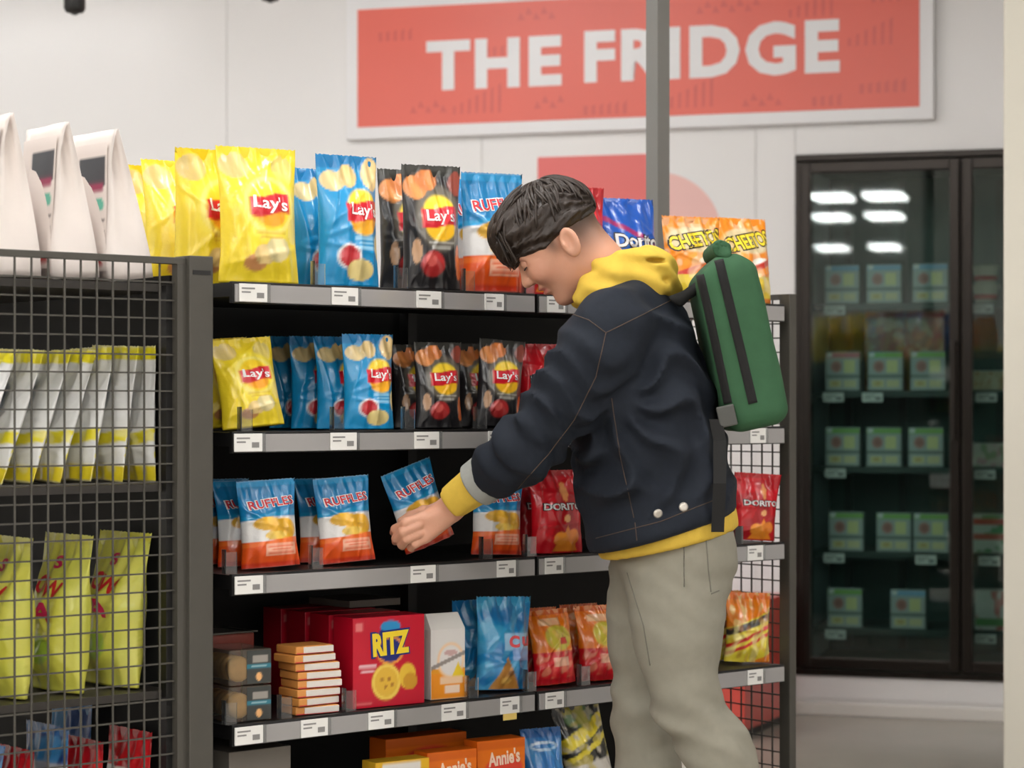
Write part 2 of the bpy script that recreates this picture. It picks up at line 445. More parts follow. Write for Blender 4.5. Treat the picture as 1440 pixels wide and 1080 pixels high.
def art_face(wid, hei, layers, seed=0, nx=36, nz=44, y=0., pad=0.):
    xs = np.linspace(-.5, .5, nx); zs = np.linspace(0, hei/wid, nz)
    X, Z = np.meshgrid(xs, zs)
    C = art(X, Z, hei/wid, layers, seed).reshape(-1, 3)
    V = np.stack([X.ravel()*(wid-2*pad), np.full(X.size, y), pad+Z.ravel()*wid*(hei-2*pad)/hei], 1)
    Fc = [(j*nx+i, j*nx+i+1, (j+1)*nx+i+1, (j+1)*nx+i) for j in range(nz-1) for i in range(nx-1)]
    me = pymesh('printed_face', V, Fc); set_col(me, C)
    return me
M_print = mat_print('printed_card', .4, .15, 0)
M_printg = mat_print('printed_film', .35, .25, .3)

# snack boxes in the fridge
M_tray = mat_glass('clear_tray', (.86, .92, .9), .15, 1.45, 1., .35, (190, 205, 200))
snack = {}
def snack_box(topc):
    if topc in snack: return snack[topc]
    wd, hg, dp = .132, .148, .05
    body = MB().box(-wd/2, wd/2, 0, dp, 0, hg, .006).mesh('tray')
    lay = [('fill', (176, 182, 180)), ('band', .86, .98, topc), ('ell', -.19, .62, .16, .17, (188, 130, 124)), ('ell', -.19, .62, .1, .1, (170, 112, 104)),
           ('rect', .2, .62, .17, .19, (228, 222, 160)), ('band', .33, .39, (112, 122, 118)), ('rect', -.22, .17, .19, .11, (222, 208, 160)),
           ('rect', .22, .17, .19, .11, (222, 210, 165)), ('ell', -.22, .17, .1, .07, (205, 180, 120)), ('rect', -.4, .93, .08, .05, (225, 225, 225))]
    face = art_face(wd, hg, lay, 1, 26, 30, -.0015, .004)
    snack[topc] = (body, face)
    return snack[topc]
BLUE, PINK, GREEN = (130, 175, 215), (206, 110, 140), (140, 190, 96)
rows = [(0, [(1184, BLUE), (1243, BLUE), (1308, BLUE)]), (1, [(1185, PINK), (1245, GREEN), (1305, GREEN)]),
        (2, [(1185, GREEN), (1243, GREEN), (1302, GREEN)]), (3, [(1190, GREEN), (1257, GREEN), (1309, GREEN)]), (4, [(1188, GREEN), (1277, BLUE)])]
nm = {BLUE: 'blue', PINK: 'pink', GREEN: 'green'}
shn = ('top', 'second', 'third', 'fourth', 'bottom')
for r, items in rows:
    for i, (px, c) in enumerate(items):
        d = SHD-.015
        t = empty('snack_box', W(s_at(px, d), d, FSH[r]), WROT+math.radians(random.uniform(-3, 3)))
        cs = [q[1] for q in items]
        where = f'on the {shn[r]} fridge shelf'
        if cs.count(c) > 1: tag(t, f'clear snack box with {nm[c]} stripe {where}, '+(('next to the side wall', 'middle of three', 'next to the door stile') if len(items) == 3 else ('next to the side wall', 'next to the door stile'))[i], 'snack box', f'{nm[c]} snack boxes, {shn[r]} fridge shelf')
        else: tag(t, f'clear snack box with {nm[c]} stripe {where}, only one of that colour', 'snack box', 'snack boxes in the fridge')
        body, face = snack_box(c)
        mk('tray', body, M_tray, t); mk('label_card', face, M_print, t)
# flat packs lying behind on the second shelf, seen under the top shelf
M_pack = mat_print('vacuum_film', .25, .5, .4)
lay = [('fill', (150, 96, 56)), ('mott', 9, .9, (196, 120, 70)), ('mott', 14, .8, (150, 60, 40)), ('mott', 11, .7, (196, 170, 130)), ('mott', 7, .8, (150, 120, 40)), ('band', .92, 1, (176, 60, 36))]
for i, (px, wd) in enumerate(((1244, .15), (1300, .15))):
    d = SHD-.18
    hz0, hz1 = wz(px, 490, d), wz(px, 436, d)
    t = empty('meat_pack', W(s_at(px, d), d, FSH[1]), WROT)
    tag(t, ('orange and tan flat pack behind the middle snack box, second fridge shelf', 'orange and tan flat pack beside the door stile, second fridge shelf')[i], 'food pack', 'flat packs in the fridge')
    hh = hz1-FSH[1]
    MB().box(-wd/2, wd/2, 0, .03, 0, hh, .006).build('sleeve', mat('brown_sleeve', (140, 90, 56), .4), t)
    mk('label_print', art_face(wd, hh, lay, i, 24, 30, -.001, .003), M_pack, t)
# price tags on fridge shelves
M_tag = mat('price_tag_paper', (226, 224, 220), .5, noise=.02)
M_ink = mat('tag_ink', (130, 128, 126), .6)
def ftag(px, r, label):
    t = empty('shelf_tag', W(s_at(px, SHD+.006), SHD+.006, FSH[r]-.04), WROT)
    tag(t, label, 'price tag', 'price tags in the fridge')
    MB().box(-.038, .038, -.004, 0, 0, .034, .001).build('card', M_tag, t)
    MB().box(-.03, .012, -.0045, -.004, .022, .026).box(-.03, -.004, -.0045, -.004, .012, .016).box(.01, .03, -.0045, -.004, .008, .018).build('print', M_ink, t)
for px, r, l in ((1174, 0, 'first pale tag under the blue-striped boxes, top fridge shelf'), (1172, 1, 'pale tag under the pink-striped box, second fridge shelf'), (1227, 1, 'pale tag under the middle box, second fridge shelf'),
                 (1175, 2, 'pale tag on the third fridge shelf edge'), (1173, 3, 'pale tag at the hinge side, fourth fridge shelf'), (1302, 3, 'pale tag by the door stile, fourth fridge shelf'),
                 (1175, 4, 'pale tag on the bottom fridge shelf behind the first door'), (1382, 0, 'pale tag under the red-banded cups'), (1387, 1, 'pale tag under the tan wrap pack'), (1385, 2, 'pale tag under the pink pack'),
                 (1391, 3, 'pale tag under the red and green pack, fourth fridge shelf'), (1386, 4, 'pale tag under the white and green pack, bottom shelf')):
    ftag(px, r, l)
# second door: cups and packs
d = SHD-.05
cupm = mat('cream_cup', (222, 214, 196), .4); cupr = mat('red_cup_band', (196, 60, 44), .4)
for k in range(2):
    t = empty('food_cup', W(s_at(1386, d), d, FSH[0]+k*.068), WROT)
    tag(t, ('cream cup with red band standing on the top fridge shelf', 'cream cup with red band stacked on another cup')[k], 'cup', 'stacked cups in the fridge')
    MB().lathe([(.036, 0), (.038, .01), (.044, .05), (.047, .058), (.047, .066), (.04, .067)]).build('cup', cupm, t, True)
    MB().lathe([(.0392, .012), (.042, .03), (.0422, .0301), (.0395, .012)]).build('band', cupr, t, True)
packs = ((1388, 1, .13, .075, [('fill', (186, 170, 140)), ('mott', 9, .8, (205, 190, 165)), ('mott', 12, .7, (170, 120, 70))], 'tan wrap pack on the second shelf behind the second glass door'),
         (1390, 2, .12, .09, [('fill', (196, 190, 180)), ('mott', 9, .8, (196, 150, 160)), ('mott', 12, .7, (120, 160, 110))], 'pale pink and green pack on the third fridge shelf'),
         (1391, 3, .12, .145, [('fill', (196, 200, 190)), ('mott', 9, .9, (80, 150, 90)), ('band', .75, .9, (190, 70, 60)), ('band', .35, .5, (196, 90, 70))], 'red and green pack on the fourth fridge shelf'),
         (1394, 4, .12, .15, [('fill', (205, 205, 200)), ('mott', 10, .9, (190, 90, 80)), ('band', .1, .3, (100, 150, 90))], 'white and green pack on the bottom shelf behind the second door'))
for i, (px, r, wd, hh, ly, lb) in enumerate(packs):
    t = empty('food_pack', W(s_at(px, d), d, FSH[r]), WROT); tag(t, lb, 'food pack')
    MB().box(-wd/2, wd/2, 0, .06, 0, hh, .008).build('box', mat('pale_carton', (196, 196, 188), .4), t)
    mk('label_print', art_face(wd, hh, ly, i, 22, 26, -.001, .004), M_print, t)

# ------------------------------------------------------------------ main shelf unit
GB = dict(loc=(L0[0], L0[1], 0), rz=GA)
M_shelf = mat('black_shelf_steel', (20, 19, 19), .45, noise=.1, nscale=30)
M_rail = mat('grey_price_rail', (150, 147, 146), .2, noise=.04, nscale=12, coat=.6)
M_backp = mat('black_back_panel', (13, 12, 11), .7, noise=.2, nscale=20)
M_clear = mat_glass('clear_acrylic', (.93, .94, .94), .05, 1.45, 1., .06, (190, 190, 190))
su = empty('shelf_unit', GB['loc'], GA)
tag(su, 'black steel shelf unit stocked with bags of chips and snacks', 'shelf')
AL = 1.497; AJ = .745; BD = .43
SHZ = [1.352, 1.076, .814, .537, .262]      # product heights
for i, z in enumerate(SHZ):
    for k, (x0, x1) in enumerate(((0, AJ-.003), (AJ+.003, AL))):
        s = MB().box(x0, x1, 0, BD-.01, z-.026, z).box(x0, x1, -.006, .004, z-.038, z+.002, .001).build('shelf', M_shelf, su)
        MB().box(x0+.004, x1-.004, -.0105, -.006, z-.036, z-.003, .001).build('price_rail', M_rail, s)
for i, (x0, x1) in enumerate(((-.085, AJ), (AJ, AL))):
    MB().box(x0+.001, x1-.001, BD, BD+.02, .1, SHZ[0]-.02).build('back_panel', M_backp, su)
for x0 in (-.02, AJ-.012, AL-.02):
    MB().box(x0, x0+.024, BD-.03, BD, .0, SHZ[0]-.02).build('upright', M_shelf, su)
MB().box(-.05, AL, .02, BD, 0, .1).build('plinth', M_shelf, su)
MB().box(0, AL, 0, BD-.01, .1, .125).build('base_deck', M_shelf, su)
# tall pole rising from the rear corner to the ceiling
pa = a_at(925, BD-.02)
pole = empty('ceiling_pole', G(pa, BD-.02), GA); tag(pole, 'grey square pole rising from behind the chip bags to the ceiling', 'pole')
M_pole = mat('grey_pole_paint', (112, 110, 106), .45, noise=.05)
MB().box(-.02, .02, -.02, .02, SHZ[0], ZC).build('shaft', M_pole, pole)
MB().box(-.035, .035, -.035, .035, ZC-.012, ZC-.001, .002).build('ceiling_plate', M_pole, pole)
MB().box(-.03, .03, -.03, .03, SHZ[0]+.0005, SHZ[0]+.006, .002).build('foot_plate', M_pole, pole)
# wire mesh side panel
PITCH = .0326; WT = .0029
_wire = {}
def wire_mesh(L, axis):
    k = (round(L, 4), axis)
    if k not in _wire:
        h = WT/2
        _wire[k] = MB().box(-h, L+h, -h, h, -h, h).mesh('wire') if axis == 'x' else (MB().box(-h, h, -h, L+h, -h, h).mesh('wire') if axis == 'y' else MB().box(-h, h, -h, h, -h, L+h).mesh('wire'))
    return _wire[k]
sp = MB().box(AL+.012, AL+.034, -.012, .02, 0, 1.378, .002).box(AL+.014, AL+.03, .02, BD+.02, 1.366, 1.378).box(AL+.012, AL+.034, BD+.0, BD+.022, 0, 1.366)
side = sp.build('side_panel_frame', M_char, su)
z = .04
while z < 1.36:
    mk('wire', wire_mesh(BD-.02, 'y'), M_char, side, (AL+.022, .02, z)); z += PITCH
for k in range(1, 13):
    mk('wire', wire_mesh(1.33, 'z'), M_char, side, (AL+.022+WT, .02+k*PITCH, .036))

# ------------------------------------------------------------------ left shelf unit with a wire mesh end panel
lu = empty('mesh_shelf_unit', GB['loc'], GA)
tag(lu, 'dark shelf unit closed by a square wire mesh end panel', 'shelf')
LT = 1.392; LA0, LA1 = -1.15, -.114
MB().box(-.103, -.052, -.022, .028, 0, LT+.004, .002).build('corner_post', M_char, lu)
MB().box(-.096, -.058, -.023, -.02, LT-.03, LT-.022).build('post_slot', M_black, lu)
pf = MB().box(LA0, -.103, -.012, .006, LT-.012, LT, .001).box(LA1-.008, -.103, -.012, .006, .02, LT-.012).box(LA0, LA0+.03, -.012, .02, 0, LT-.012)
endp = pf.build('end_panel_frame', M_char, lu)
x = LA1-.008-PITCH
while x > LA0+.02:
    mk('wire', wire_mesh(LT-.04, 'z'), M_char, endp, (x, -.0045, .03)); x -= PITCH*.985
z = LT-.012-PITCH
while z > .03:
    mk('wire', wire_mesh(LA1-LA0-.03, 'x'), M_char, endp, (LA0+.025, -.0045+WT, z)); z -= PITCH
MB().box(-.112, -.09, .03, 1.3, 0, LT-.03).build('back_panel', M_backp, lu)
LSZ = [1.345, .985, .612, .30]
for z in LSZ:
    s = MB().box(-.62, -.115, .02, 1.28, z-.014, z).build('shelf', mat('bronze_shelf_steel', (52, 48, 44), .4, noise=.06), lu)
    MB().box(-.632, -.62, .02, 1.28, z-.03, z+.002, .001).build('price_rail', M_rail, s)
MB().box(-.6, -.115, .03, 1.28, 0, .1).build('plinth', M_shelf, lu)
for b in (.005, 1.26): MB().box(-.135, -.115, b, b+.02, .1, LT-.05).build('upright', M_shelf, lu)
# ------------------------------------------------------------------ printed pillow bags
M_film = mat_print('chip_bag_film', .3, .45, .35, 45.)
WHITE = mat('white_ink', (238, 236, 234), .4); REDI = mat('red_ink', (196, 30, 44), .4); YELI = mat('yellow_ink', (244, 214, 50), .4)
BLKI = mat('black_ink', (30, 26, 28), .4); MAGI = mat('magenta_ink', (196, 30, 90), .4); SILV = mat('silver_ink', (214, 210, 208), .35)
NAVY = mat('navy_ink', (24, 40, 120), .4); ORGI = mat('cream_ink', (246, 214, 190), .4); PNKI = mat('pale_red_ink', (226, 90, 96), .4)
LOGO = [('ring', .07, .56, .35, .35, (250, 232, 120)), ('ell', .07, .56, .265, .28, (252, 214, 50)), ('ell', .07, .49, .2, .14, (248, 168, 40)), ('wave', .07, .565, .275, .115, (208, 26, 44))]
KIND = {
 'yellow': dict(w=.165, h=.258, t=.085, text=[("Lay's", .07, .565, .44, .2, WHITE, -4, .02)], lay=[('fill', (240, 212, 44)), ('chip', -.3, .86, .2, .16, (232, 206, 130)), ('chip', .3, .83, .15, .2, (228, 206, 110)),
    ('ell', .07, .56, .4, .42, (246, 224, 70)), *LOGO, ('ell', -.13, .14, .14, .1, (196, 136, 84)), ('chip', -.02, .2, .15, .12, (226, 196, 130)), ('chip', .15, .24, .17, .15, (232, 216, 160)), ('chip', .4, .38, .09, .16, (232, 210, 110)), ('lines', .07, .36, .2, 2, .05, (226, 190, 60))]),
 'blue': dict(w=.135, h=.256, t=.07, text=[("Lay's", .17, .565, .46, .24, WHITE, -4, .02)], lay=[('fill', (18, 140, 196)), ('band', .9, 1, (14, 120, 180)), ('chip', -.28, .8, .2, .16, (232, 208, 150)), ('chip', -.02, .84, .16, .18, (226, 196, 130)),
    ('chip', .38, .86, .16, .26, (230, 200, 140)), ('ell', .17, .56, .3, .34, (250, 214, 60)), ('ell', .17, .48, .24, .18, (248, 176, 46)), ('wave', .17, .565, .31, .14, (208, 26, 44)), ('lines', .22, .36, .22, 3, .07, (150, 200, 226)),
    ('ell', -.1, .22, .19, .19, (226, 226, 226)), ('ell', -.1, .22, .16, .16, (188, 40, 50)), ('chip', .1, .12, .24, .16, (232, 210, 140)), ('chip', .46, .3, .07, .2, (226, 200, 140))]),
 'black': dict(w=.13, h=.25, t=.07, text=[("Lay's", .07, .575, .48, .24, WHITE, 0, .02)], lay=[('fill', (34, 32, 34)), ('band', .92, 1, (62, 62, 58)), ('ell', .07, .57, .42, .52, (104, 98, 88)), ('chip', -.3, .82, .2, .2, (232, 150, 84)), ('chip', -.1, .88, .2, .17, (226, 134, 70)),
    ('chip', .42, .86, .15, .2, (150, 70, 56)), ('ell', .07, .57, .32, .36, (250, 214, 50)), ('ell', .07, .5, .27, .22, (248, 190, 40)), ('wave', .07, .575, .33, .15, (208, 26, 44)), ('lines', .07, .37, .24, 2, .08, (170, 168, 160)),
    ('ell', -.08, .2, .2, .2, (170, 44, 44)), ('ell', -.12, .23, .1, .1, (206, 90, 84)), ('chip', -.34, .3, .07, .2, (206, 160, 120)), ('chip', .42, .22, .08, .28, (220, 110, 50))]),
 'ruffles': dict(w=.135, h=.25, t=.07, text=[('RUFFLES', .04, .735, .8, .21, WHITE, 6, .06), ('RUFFLES', .04, .735, .76, .18, REDI, 6, .02)], lay=[('fill', (224, 222, 220)), ('band', .57, 1, (16, 120, 176)), ('band', .93, 1, (20, 140, 196)), ('slant', .57, .62, .12, (24, 140, 190)),
    ('chip', -.08, .5, .26, .15, (238, 184, 60)), ('chip', .2, .42, .26, .26, (232, 176, 50)), ('chip', .05, .36, .2, .1, (240, 200, 90)), ('band', 0, .3, (226, 84, 24)), ('band', 0, .06, (196, 50, 20)), ('slant', .26, .31, .1, (236, 110, 40)), ('rect', .14, .2, .28, .12, (238, 178, 150)), ('lines', .14, .235, .24, 3, .07, (226, 100, 60))]),
 'dorred': dict(w=.14, h=.24, t=.075, text=[('DORITOS', .08, .565, .84, .17, BLKI, 0, .07), ('DORITOS', .08, .565, .8, .14, SILV, 0, .03)], lay=[('fill', (200, 20, 34)), ('mott', 5, .7, (160, 10, 24)), ('band', .93, 1, (176, 20, 30)), ('tri', .08, .78, .2, .3, (170, 12, 24)), ('ell', .1, .74, .06, .2, (226, 150, 90)), ('tri', .1, .34, .02, .26, (236, 140, 40)), ('ell', -.04, .18, .13, .14, (240, 150, 50)), ('ell', .24, .2, .13, .16, (232, 130, 36)), ('ell', .1, .42, .07, .08, (232, 170, 110))]),
 'dorblue': dict(w=.15, h=.22, t=.075, text=[('Doritos', .12, .56, .86, .24, BLKI, 0, .07), ('Doritos', .12, .56, .82, .2, SILV, 0, .03)], lay=[('fill', (14, 76, 166)), ('mott', 4, .8, (10, 96, 190)), ('slant', .62, .68, -.5, (150, 30, 90)), ('band', 0, .3, (12, 50, 130)), ('tri', .1, .35, .04, .26, (236, 150, 50))]),
 'cheetos': dict(w=.15, h=.19, t=.07, text=[('CHEETOS', .02, .72, .94, .26, BLKI, 10, .08), ('CHEETOS', .02, .72, .9, .22, YELI, 10, .03)], lay=[('fill', (242, 140, 24)), ('mott', 5, .5, (246, 160, 60)), ('ell', .02, .72, .5, .2, (216, 196, 150)), ('ell', .2, .46, .22, .07, (240, 236, 226)), ('slant', .34, .42, .3, (206, 50, 36)), ('mott', 12, .3, (240, 180, 50)), ('band', 0, .3, (226, 196, 60)), ('mott', 16, .35, (236, 226, 200)), ('band', 0, .05, (206, 110, 30))]),
 'puffs': dict(w=.12, h=.16, t=.06, text=[], lay=[('fill', (236, 130, 24)), ('band', .9, 1, (226, 110, 24)), ('slant', 0, .62, .35, (226, 206, 60)), ('slant', .5, .6, .35, (60, 56, 50)), ('slant', .36, .42, .45, (206, 34, 36)), ('slant', .26, .31, .45, (206, 34, 36)), ('mott', 14, .6, (236, 222, 150)), ('mott', 18, .4, (190, 120, 60))]),
 'popped': dict(w=.1, h=.155, t=.055, text=[], lay=[('fill', (232, 122, 20)), ('band', .93, 1, (206, 90, 20)), ('band', 0, .44, (206, 20, 34)), ('rect', -.02, .84, .26, .07, (246, 196, 150)), ('ell', .1, .62, .34, .26, (212, 196, 70)), ('mott', 18, .22, (246, 226, 170)), ('rect', .18, .58, .1, .07, (206, 60, 40)), ('rect', .1, .3, .2, .09, (236, 180, 150)), ('mott', 22, .2, (240, 120, 90)), ('band', 0, .08, (190, 16, 30))]),
 'tortilla': dict(w=.125, h=.19, t=.06, text=[('C', .1, .52, .2, .2, PNKI, 0, .05), ('u', .34, .52, .18, .16, PNKI, 0, .03)], lay=[('fill', (22, 120, 176)), ('mott', 7, .6, (60, 160, 200)), ('mott', 10, .5, (16, 96, 160)), ('mott', 16, .5, (90, 170, 206)), ('rect', .22, .52, .3, .14, (150, 190, 220)), ('rect', .28, .38, .2, .1, (130, 160, 206)), ('tri', -.02, .36, .0, .28, (176, 120, 50)), ('mott', 26, .0, (120, 80, 40)), ('ell', -.02, .1, .1, .06, (206, 160, 80)), ('ell', .06, .18, .06, .05, (130, 84, 40))]),
 'mixed': dict(w=.11, h=.2, t=.06, text=[], lay=[('fill', (40, 40, 36)), ('slant', .62, .76, .35, (236, 214, 50)), ('slant', .5, .56, .35, (226, 206, 60)), ('ell', 0, .86, .3, .2, (120, 150, 110)), ('mott', 14, .7, (206, 196, 176)), ('band', 0, .4, (206, 200, 190)), ('mott', 9, .6, (200, 180, 60))]),
 'bluebag': dict(w=.1, h=.19, t=.05, text=[], lay=[('fill', (20, 110, 180)), ('ell', 0, .8, .36, .1, (200, 220, 236)), ('ell', 0, .8, .28, .05, (30, 110, 180)), ('mott', 10, .4, (60, 150, 206)), ('band', .9, 1, (16, 90, 160))]),
 'whiteyel': dict(w=.16, h=.25, t=.034, text=[], lay=[('fill', (222, 222, 220)), ('band', .9, 1, (236, 222, 40)), ('slant', .24, .33, .2, (230, 216, 30)), ('band', 0, .12, (226, 206, 40)), ('mott', 12, .25, (240, 240, 236)), ('ell', -.1, .6, .22, .3, (150, 156, 160)), ('ell', -.1, .6, .16, .22, (80, 84, 96))]),
 'lime': dict(w=.17, h=.285, t=.09, text=[('S', .0, .82, .16, .14, MAGI, 0, .03), ('OW', .0, .66, .5, .2, REDI, -10, .03), ('IA', .0, .5, .4, .2, MAGI, 0, .03)], lay=[('fill', (206, 203, 84)), ('mott', 6, .5, (222, 218, 112)), ('mott', 9, .35, (190, 196, 80)), ('ell', .0, .26, .2, .16, (160, 190, 70)), ('band', .95, 1, (196, 190, 60))]),
 'redbag': dict(w=.15, h=.24, t=.052, text=[], lay=[('fill', (196, 24, 32)), ('mott', 7, .5, (226, 60, 50)), ('band', .6, .7, (226, 222, 216)), ('band', .93, 1, (170, 16, 26))]),
 'bluechip': dict(w=.15, h=.24, t=.052, text=[], lay=[('fill', (16, 60, 120)), ('mott', 7, .5, (60, 150, 200)), ('band', .5, .75, (150, 160, 170)), ('band', .93, 1, (20, 90, 150))]),
}
NX, NZ = 50, 66
def bag_funcs(w, h, t, seed):
    rg = np.random.RandomState(seed)
    ph = rg.rand(12)*6.28; k1 = rg.uniform(4, 9, 6); k2 = rg.uniform(-5, 5, 6); bend = rg.uniform(-.012, .016)
    def fv(v): return (.55+.45*sstep(0, .22, v))*sstep(.015, .5, 1-v)
    def hw(v): return w/2*(1-.075*sstep(0, .3, v)*sstep(0, .45, 1-v))
    def front(x, v):
        f = fv(v); bl = np.clip(1-abs(x)**2.3, 0, 1)**.62
        wr = sum(np.sin(k1[i]*x*1.6+k2[i]*v*2+ph[i]) for i in range(4))*.0011
        cr = sum(np.sin((10+5*i)*x+ph[6+i]+v*6) for i in range(3))*.0016*sstep(0, .06, 1-v)*(1-sstep(.06, .4, 1-v))
        cb = sum(np.sin((8+4*i)*x+ph[9+i]) for i in range(3))*.0012*(1-sstep(.0, .25, v))
        edge = 1-abs(x)**6
        rid = sum(np.exp(-((np.sin(ph[i])*x+np.cos(ph[i])*(v*2-1)*1.2+k2[i]*.16)/.05)**2) for i in range(6))*.0026*sstep(0, .1, v)*sstep(0, .08, 1-v)
        wr = wr-rid
        return -(t/2*f*bl)+(wr+cr+cb)*edge+bend*v**3
    def back(x, v):
        f = fv(v); bl = np.clip(1-abs(x)**2.3, 0, 1)**.62
        return t/2*f*bl*.9+bend*v**3
    return front, back, hw
_bag = {}
def bag_meshes(kind, var):
    k = (kind, var)
    if k in _bag: return _bag[k]
    D = KIND[kind]; w_, h_, t_ = D['w'], D['h'], D['t']; seed = sum(map(ord, kind))+var*17
    front, back, hw = bag_funcs(w_, h_, t_, seed)
    xs = np.sin(np.linspace(-1, 1, NX)*math.pi/2*.86)/math.sin(math.pi/2*.86); vv = np.linspace(0, 1, NZ)
    Xn, Vv = np.meshgrid(xs, vv)
    C = art(Xn/2, Vv*h_/w_, h_/w_, D['lay'], seed)
    zig = (np.abs(((Xn*14) % 2)-1)-.5)*.003*sstep(.985, 1, Vv)
    Z = Vv*h_+zig
    A = np.stack([Xn*hw(Vv), front(Xn, Vv), Z], -1).reshape(-1, 3)
    nb = 14; ib = np.linspace(0, NX-1, nb).round().astype(int)
    # back: coarse, sharing the outline
    Bx = Xn[:, ib]; Bv = Vv[:, ib]
    B = np.stack([Bx*hw(Bv), back(Bx, Bv), Z[:, ib]], -1)
    B[:, 0] = A.reshape(NZ, NX, 3)[:, 0]; B[:, -1] = A.reshape(NZ, NX, 3)[:, -1]
    Bf = B.reshape(-1, 3); n0 = len(A)
    base = np.array(lin(D['lay'][0][1]))
    CB = np.tile(base, (len(Bf), 1))
    # carry the coloured bands round to the back
    CB = C[:, 0:1, :].repeat(nb, 1).reshape(-1, 3)
    Fc = [(j*NX+i, j*NX+i+1, (j+1)*NX+i+1, (j+1)*NX+i) for j in range(NZ-1) for i in range(NX-1)]
    Fc += [(n0+j*nb+i+1, n0+j*nb+i, n0+(j+1)*nb+i, n0+(j+1)*nb+i+1) for j in range(NZ-1) for i in range(nb-1)]
    Fc.append(tuple([i for i in range(NX-1, -1, -1)]+[n0+i for i in range(nb)]))
    me = pymesh('film', np.concatenate([A, Bf]), Fc, True); set_col(me, np.concatenate([C.reshape(-1, 3), CB]))
    bm = bmesh.new(); bm.from_mesh(me); bmesh.ops.remove_doubles(bm, verts=bm.verts[:], dist=1e-5)
    bmesh.ops.recalc_face_normals(bm, faces=bm.faces[:]); bm.to_mesh(me); bm.free()
    for p in me.polygons: p.use_smooth = True
    txt = []
    for li, (s, cx, cv, tw, th, m, rot, bold) in enumerate(D['text']):
        V, Fct, w0, h0 = text2d(s, bold)
        # refine so letters follow the curved film
        bmt = bmesh.new(); tm = pymesh('lettering', [(v[0], v[1], 0) for v in V*np.array([tw*w_/w0, th*w_/h0])], Fct); bmt.from_mesh(tm)
        bmesh.ops.triangulate(bmt, faces=bmt.faces[:])
        for _ in range(2):
            es = [e for e in bmt.edges if e.calc_length() > .012]
            if es: bmesh.ops.subdivide_edges(bmt, edges=es, cuts=1); bmesh.ops.triangulate(bmt, faces=[f for f in bmt.faces if len(f.verts) > 3])
        a = math.radians(rot); ca, sa = math.cos(a), math.sin(a)
        for v in bmt.verts:
            x, y = v.co.x*ca-v.co.y*sa+cx*w_, v.co.x*sa+v.co.y*ca+cv*h_
            vf = min(max(y/h_, 0), 1); xn = max(-1, min(1, x/float(hw(vf))))
            v.co = Vector((xn*float(hw(vf)), float(front(xn, vf))-.0012-.0007*li, y))
        for f in bmt.faces:
            f.normal_update()
            if f.normal.y > 0: f.normal_flip()
        bmt.to_mesh(tm); bmt.free()
        txt.append((tm, m))
    _bag[k] = (me, txt)
    return _bag[k]

def put_bag(name, kind, loc, rz, label, cat, group=None, sc=(1, 1), lean=0., roll=0., var=0, parts=True):
    me, txt = bag_meshes(kind, var)
    t = empty(name, loc, rz, -math.radians(lean), math.radians(roll)); t.scale = (sc[0], (sc[0]+sc[1])/2, sc[1])
    tag(t, label, cat, group)
    R = Matrix.Rotation(t.rotation_euler.y, 3, 'Y') @ Matrix.Rotation(t.rotation_euler.x, 3, 'X') @ Matrix.Diagonal(t.scale)
    co = np.empty(len(me.vertices)*3, np.float32); me.vertices.foreach_get('co', co)
    t.location.z += .0012-float((co.reshape(-1, 3) @ np.array(R).T)[:, 2].min())
    mk('film', me, M_film, t)
    if parts:
        for tm, m in txt: mk('lettering', tm, m, t)
    return t

SN = ('top', 'second', 'third', 'fourth', 'bottom')
DESC = {'yellow': 'yellow potato chip bag', 'blue': 'blue potato chip bag with red sauce bowl', 'black': 'black potato chip bag with yellow round logo', 'ruffles': 'blue white and orange ridged chip bag',
        'dorred': 'red tortilla chip bag', 'dorblue': 'dark blue tortilla chip bag', 'cheetos': 'orange cheese snack bag', 'puffs': 'orange and yellow snack bag with red stripes', 'popped': 'orange and red snack bag',
        'tortilla': 'bright blue bag with brown triangular chip', 'mixed': 'black and yellow snack bag', 'bluebag': 'blue snack bag'}
def shelf_bag(kind, sh, px, b, sc=(1, 1), rz=0., lean=3., roll=0., label=None, var=0, dz=0.):
    lab = label or f'{DESC[kind]} on the {SN[sh]} shelf'
    return put_bag('chip_bag', kind, G(a_at(px, b), b, SHZ[sh]+.0015+dz), GA+math.radians(rz), lab, 'chip bag', f'chip bags on the {SN[sh]} shelf', sc, lean, roll, var)
B = shelf_bag
# top shelf
B('yellow', 0, 364, .065, rz=-10, label='yellow potato chip bag at the front of the top shelf by the post')
B('yellow', 0, 297, .165, rz=-6, var=1, lean=0, label='yellow potato chip bag second in its row, top shelf')
B('yellow', 0, 255, .255, (.95, .95), rz=-8, var=2, lean=2, label='yellow potato chip bag third in its row, top shelf')
B('yellow', 0, 214, .35, (.92, .93), rz=-4, var=1, lean=2, label='yellow potato chip bag last in its row, top shelf')
B('blue', 0, 490, .05, rz=-8, label='blue potato chip bag at the front of the top shelf')
B('blue', 0, 452, .14, (.98, .93), rz=-5, var=1, label='blue potato chip bag behind another one on the top shelf')
B('black', 0, 607, .05, rz=-14, label='black potato chip bag at the front of the top shelf')
B('black', 0, 574, .14, rz=-10, var=1, label='black potato chip bag behind another one on the top shelf')
B('ruffles', 0, 692, .05, (1.02, .98), rz=-16, label='blue white and orange ridged chip bag at the front of the top shelf')
B('ruffles', 0, 664, .14, (1, .98), rz=-10, var=1, label='blue white and orange ridged chip bag behind another, top shelf')
B('dorred', 0, 757, .05, (.85, .82), rz=-8, label="red tortilla chip bag on the top shelf beside the man's face")
B('dorred', 0, 815, .07, (.95, .98), rz=-8, var=1, label="red tortilla chip bag on the top shelf behind the man's head")
B('dorblue', 0, 884, .06, (1, 1.0), rz=-14, label='dark blue tortilla chip bag on the top shelf')
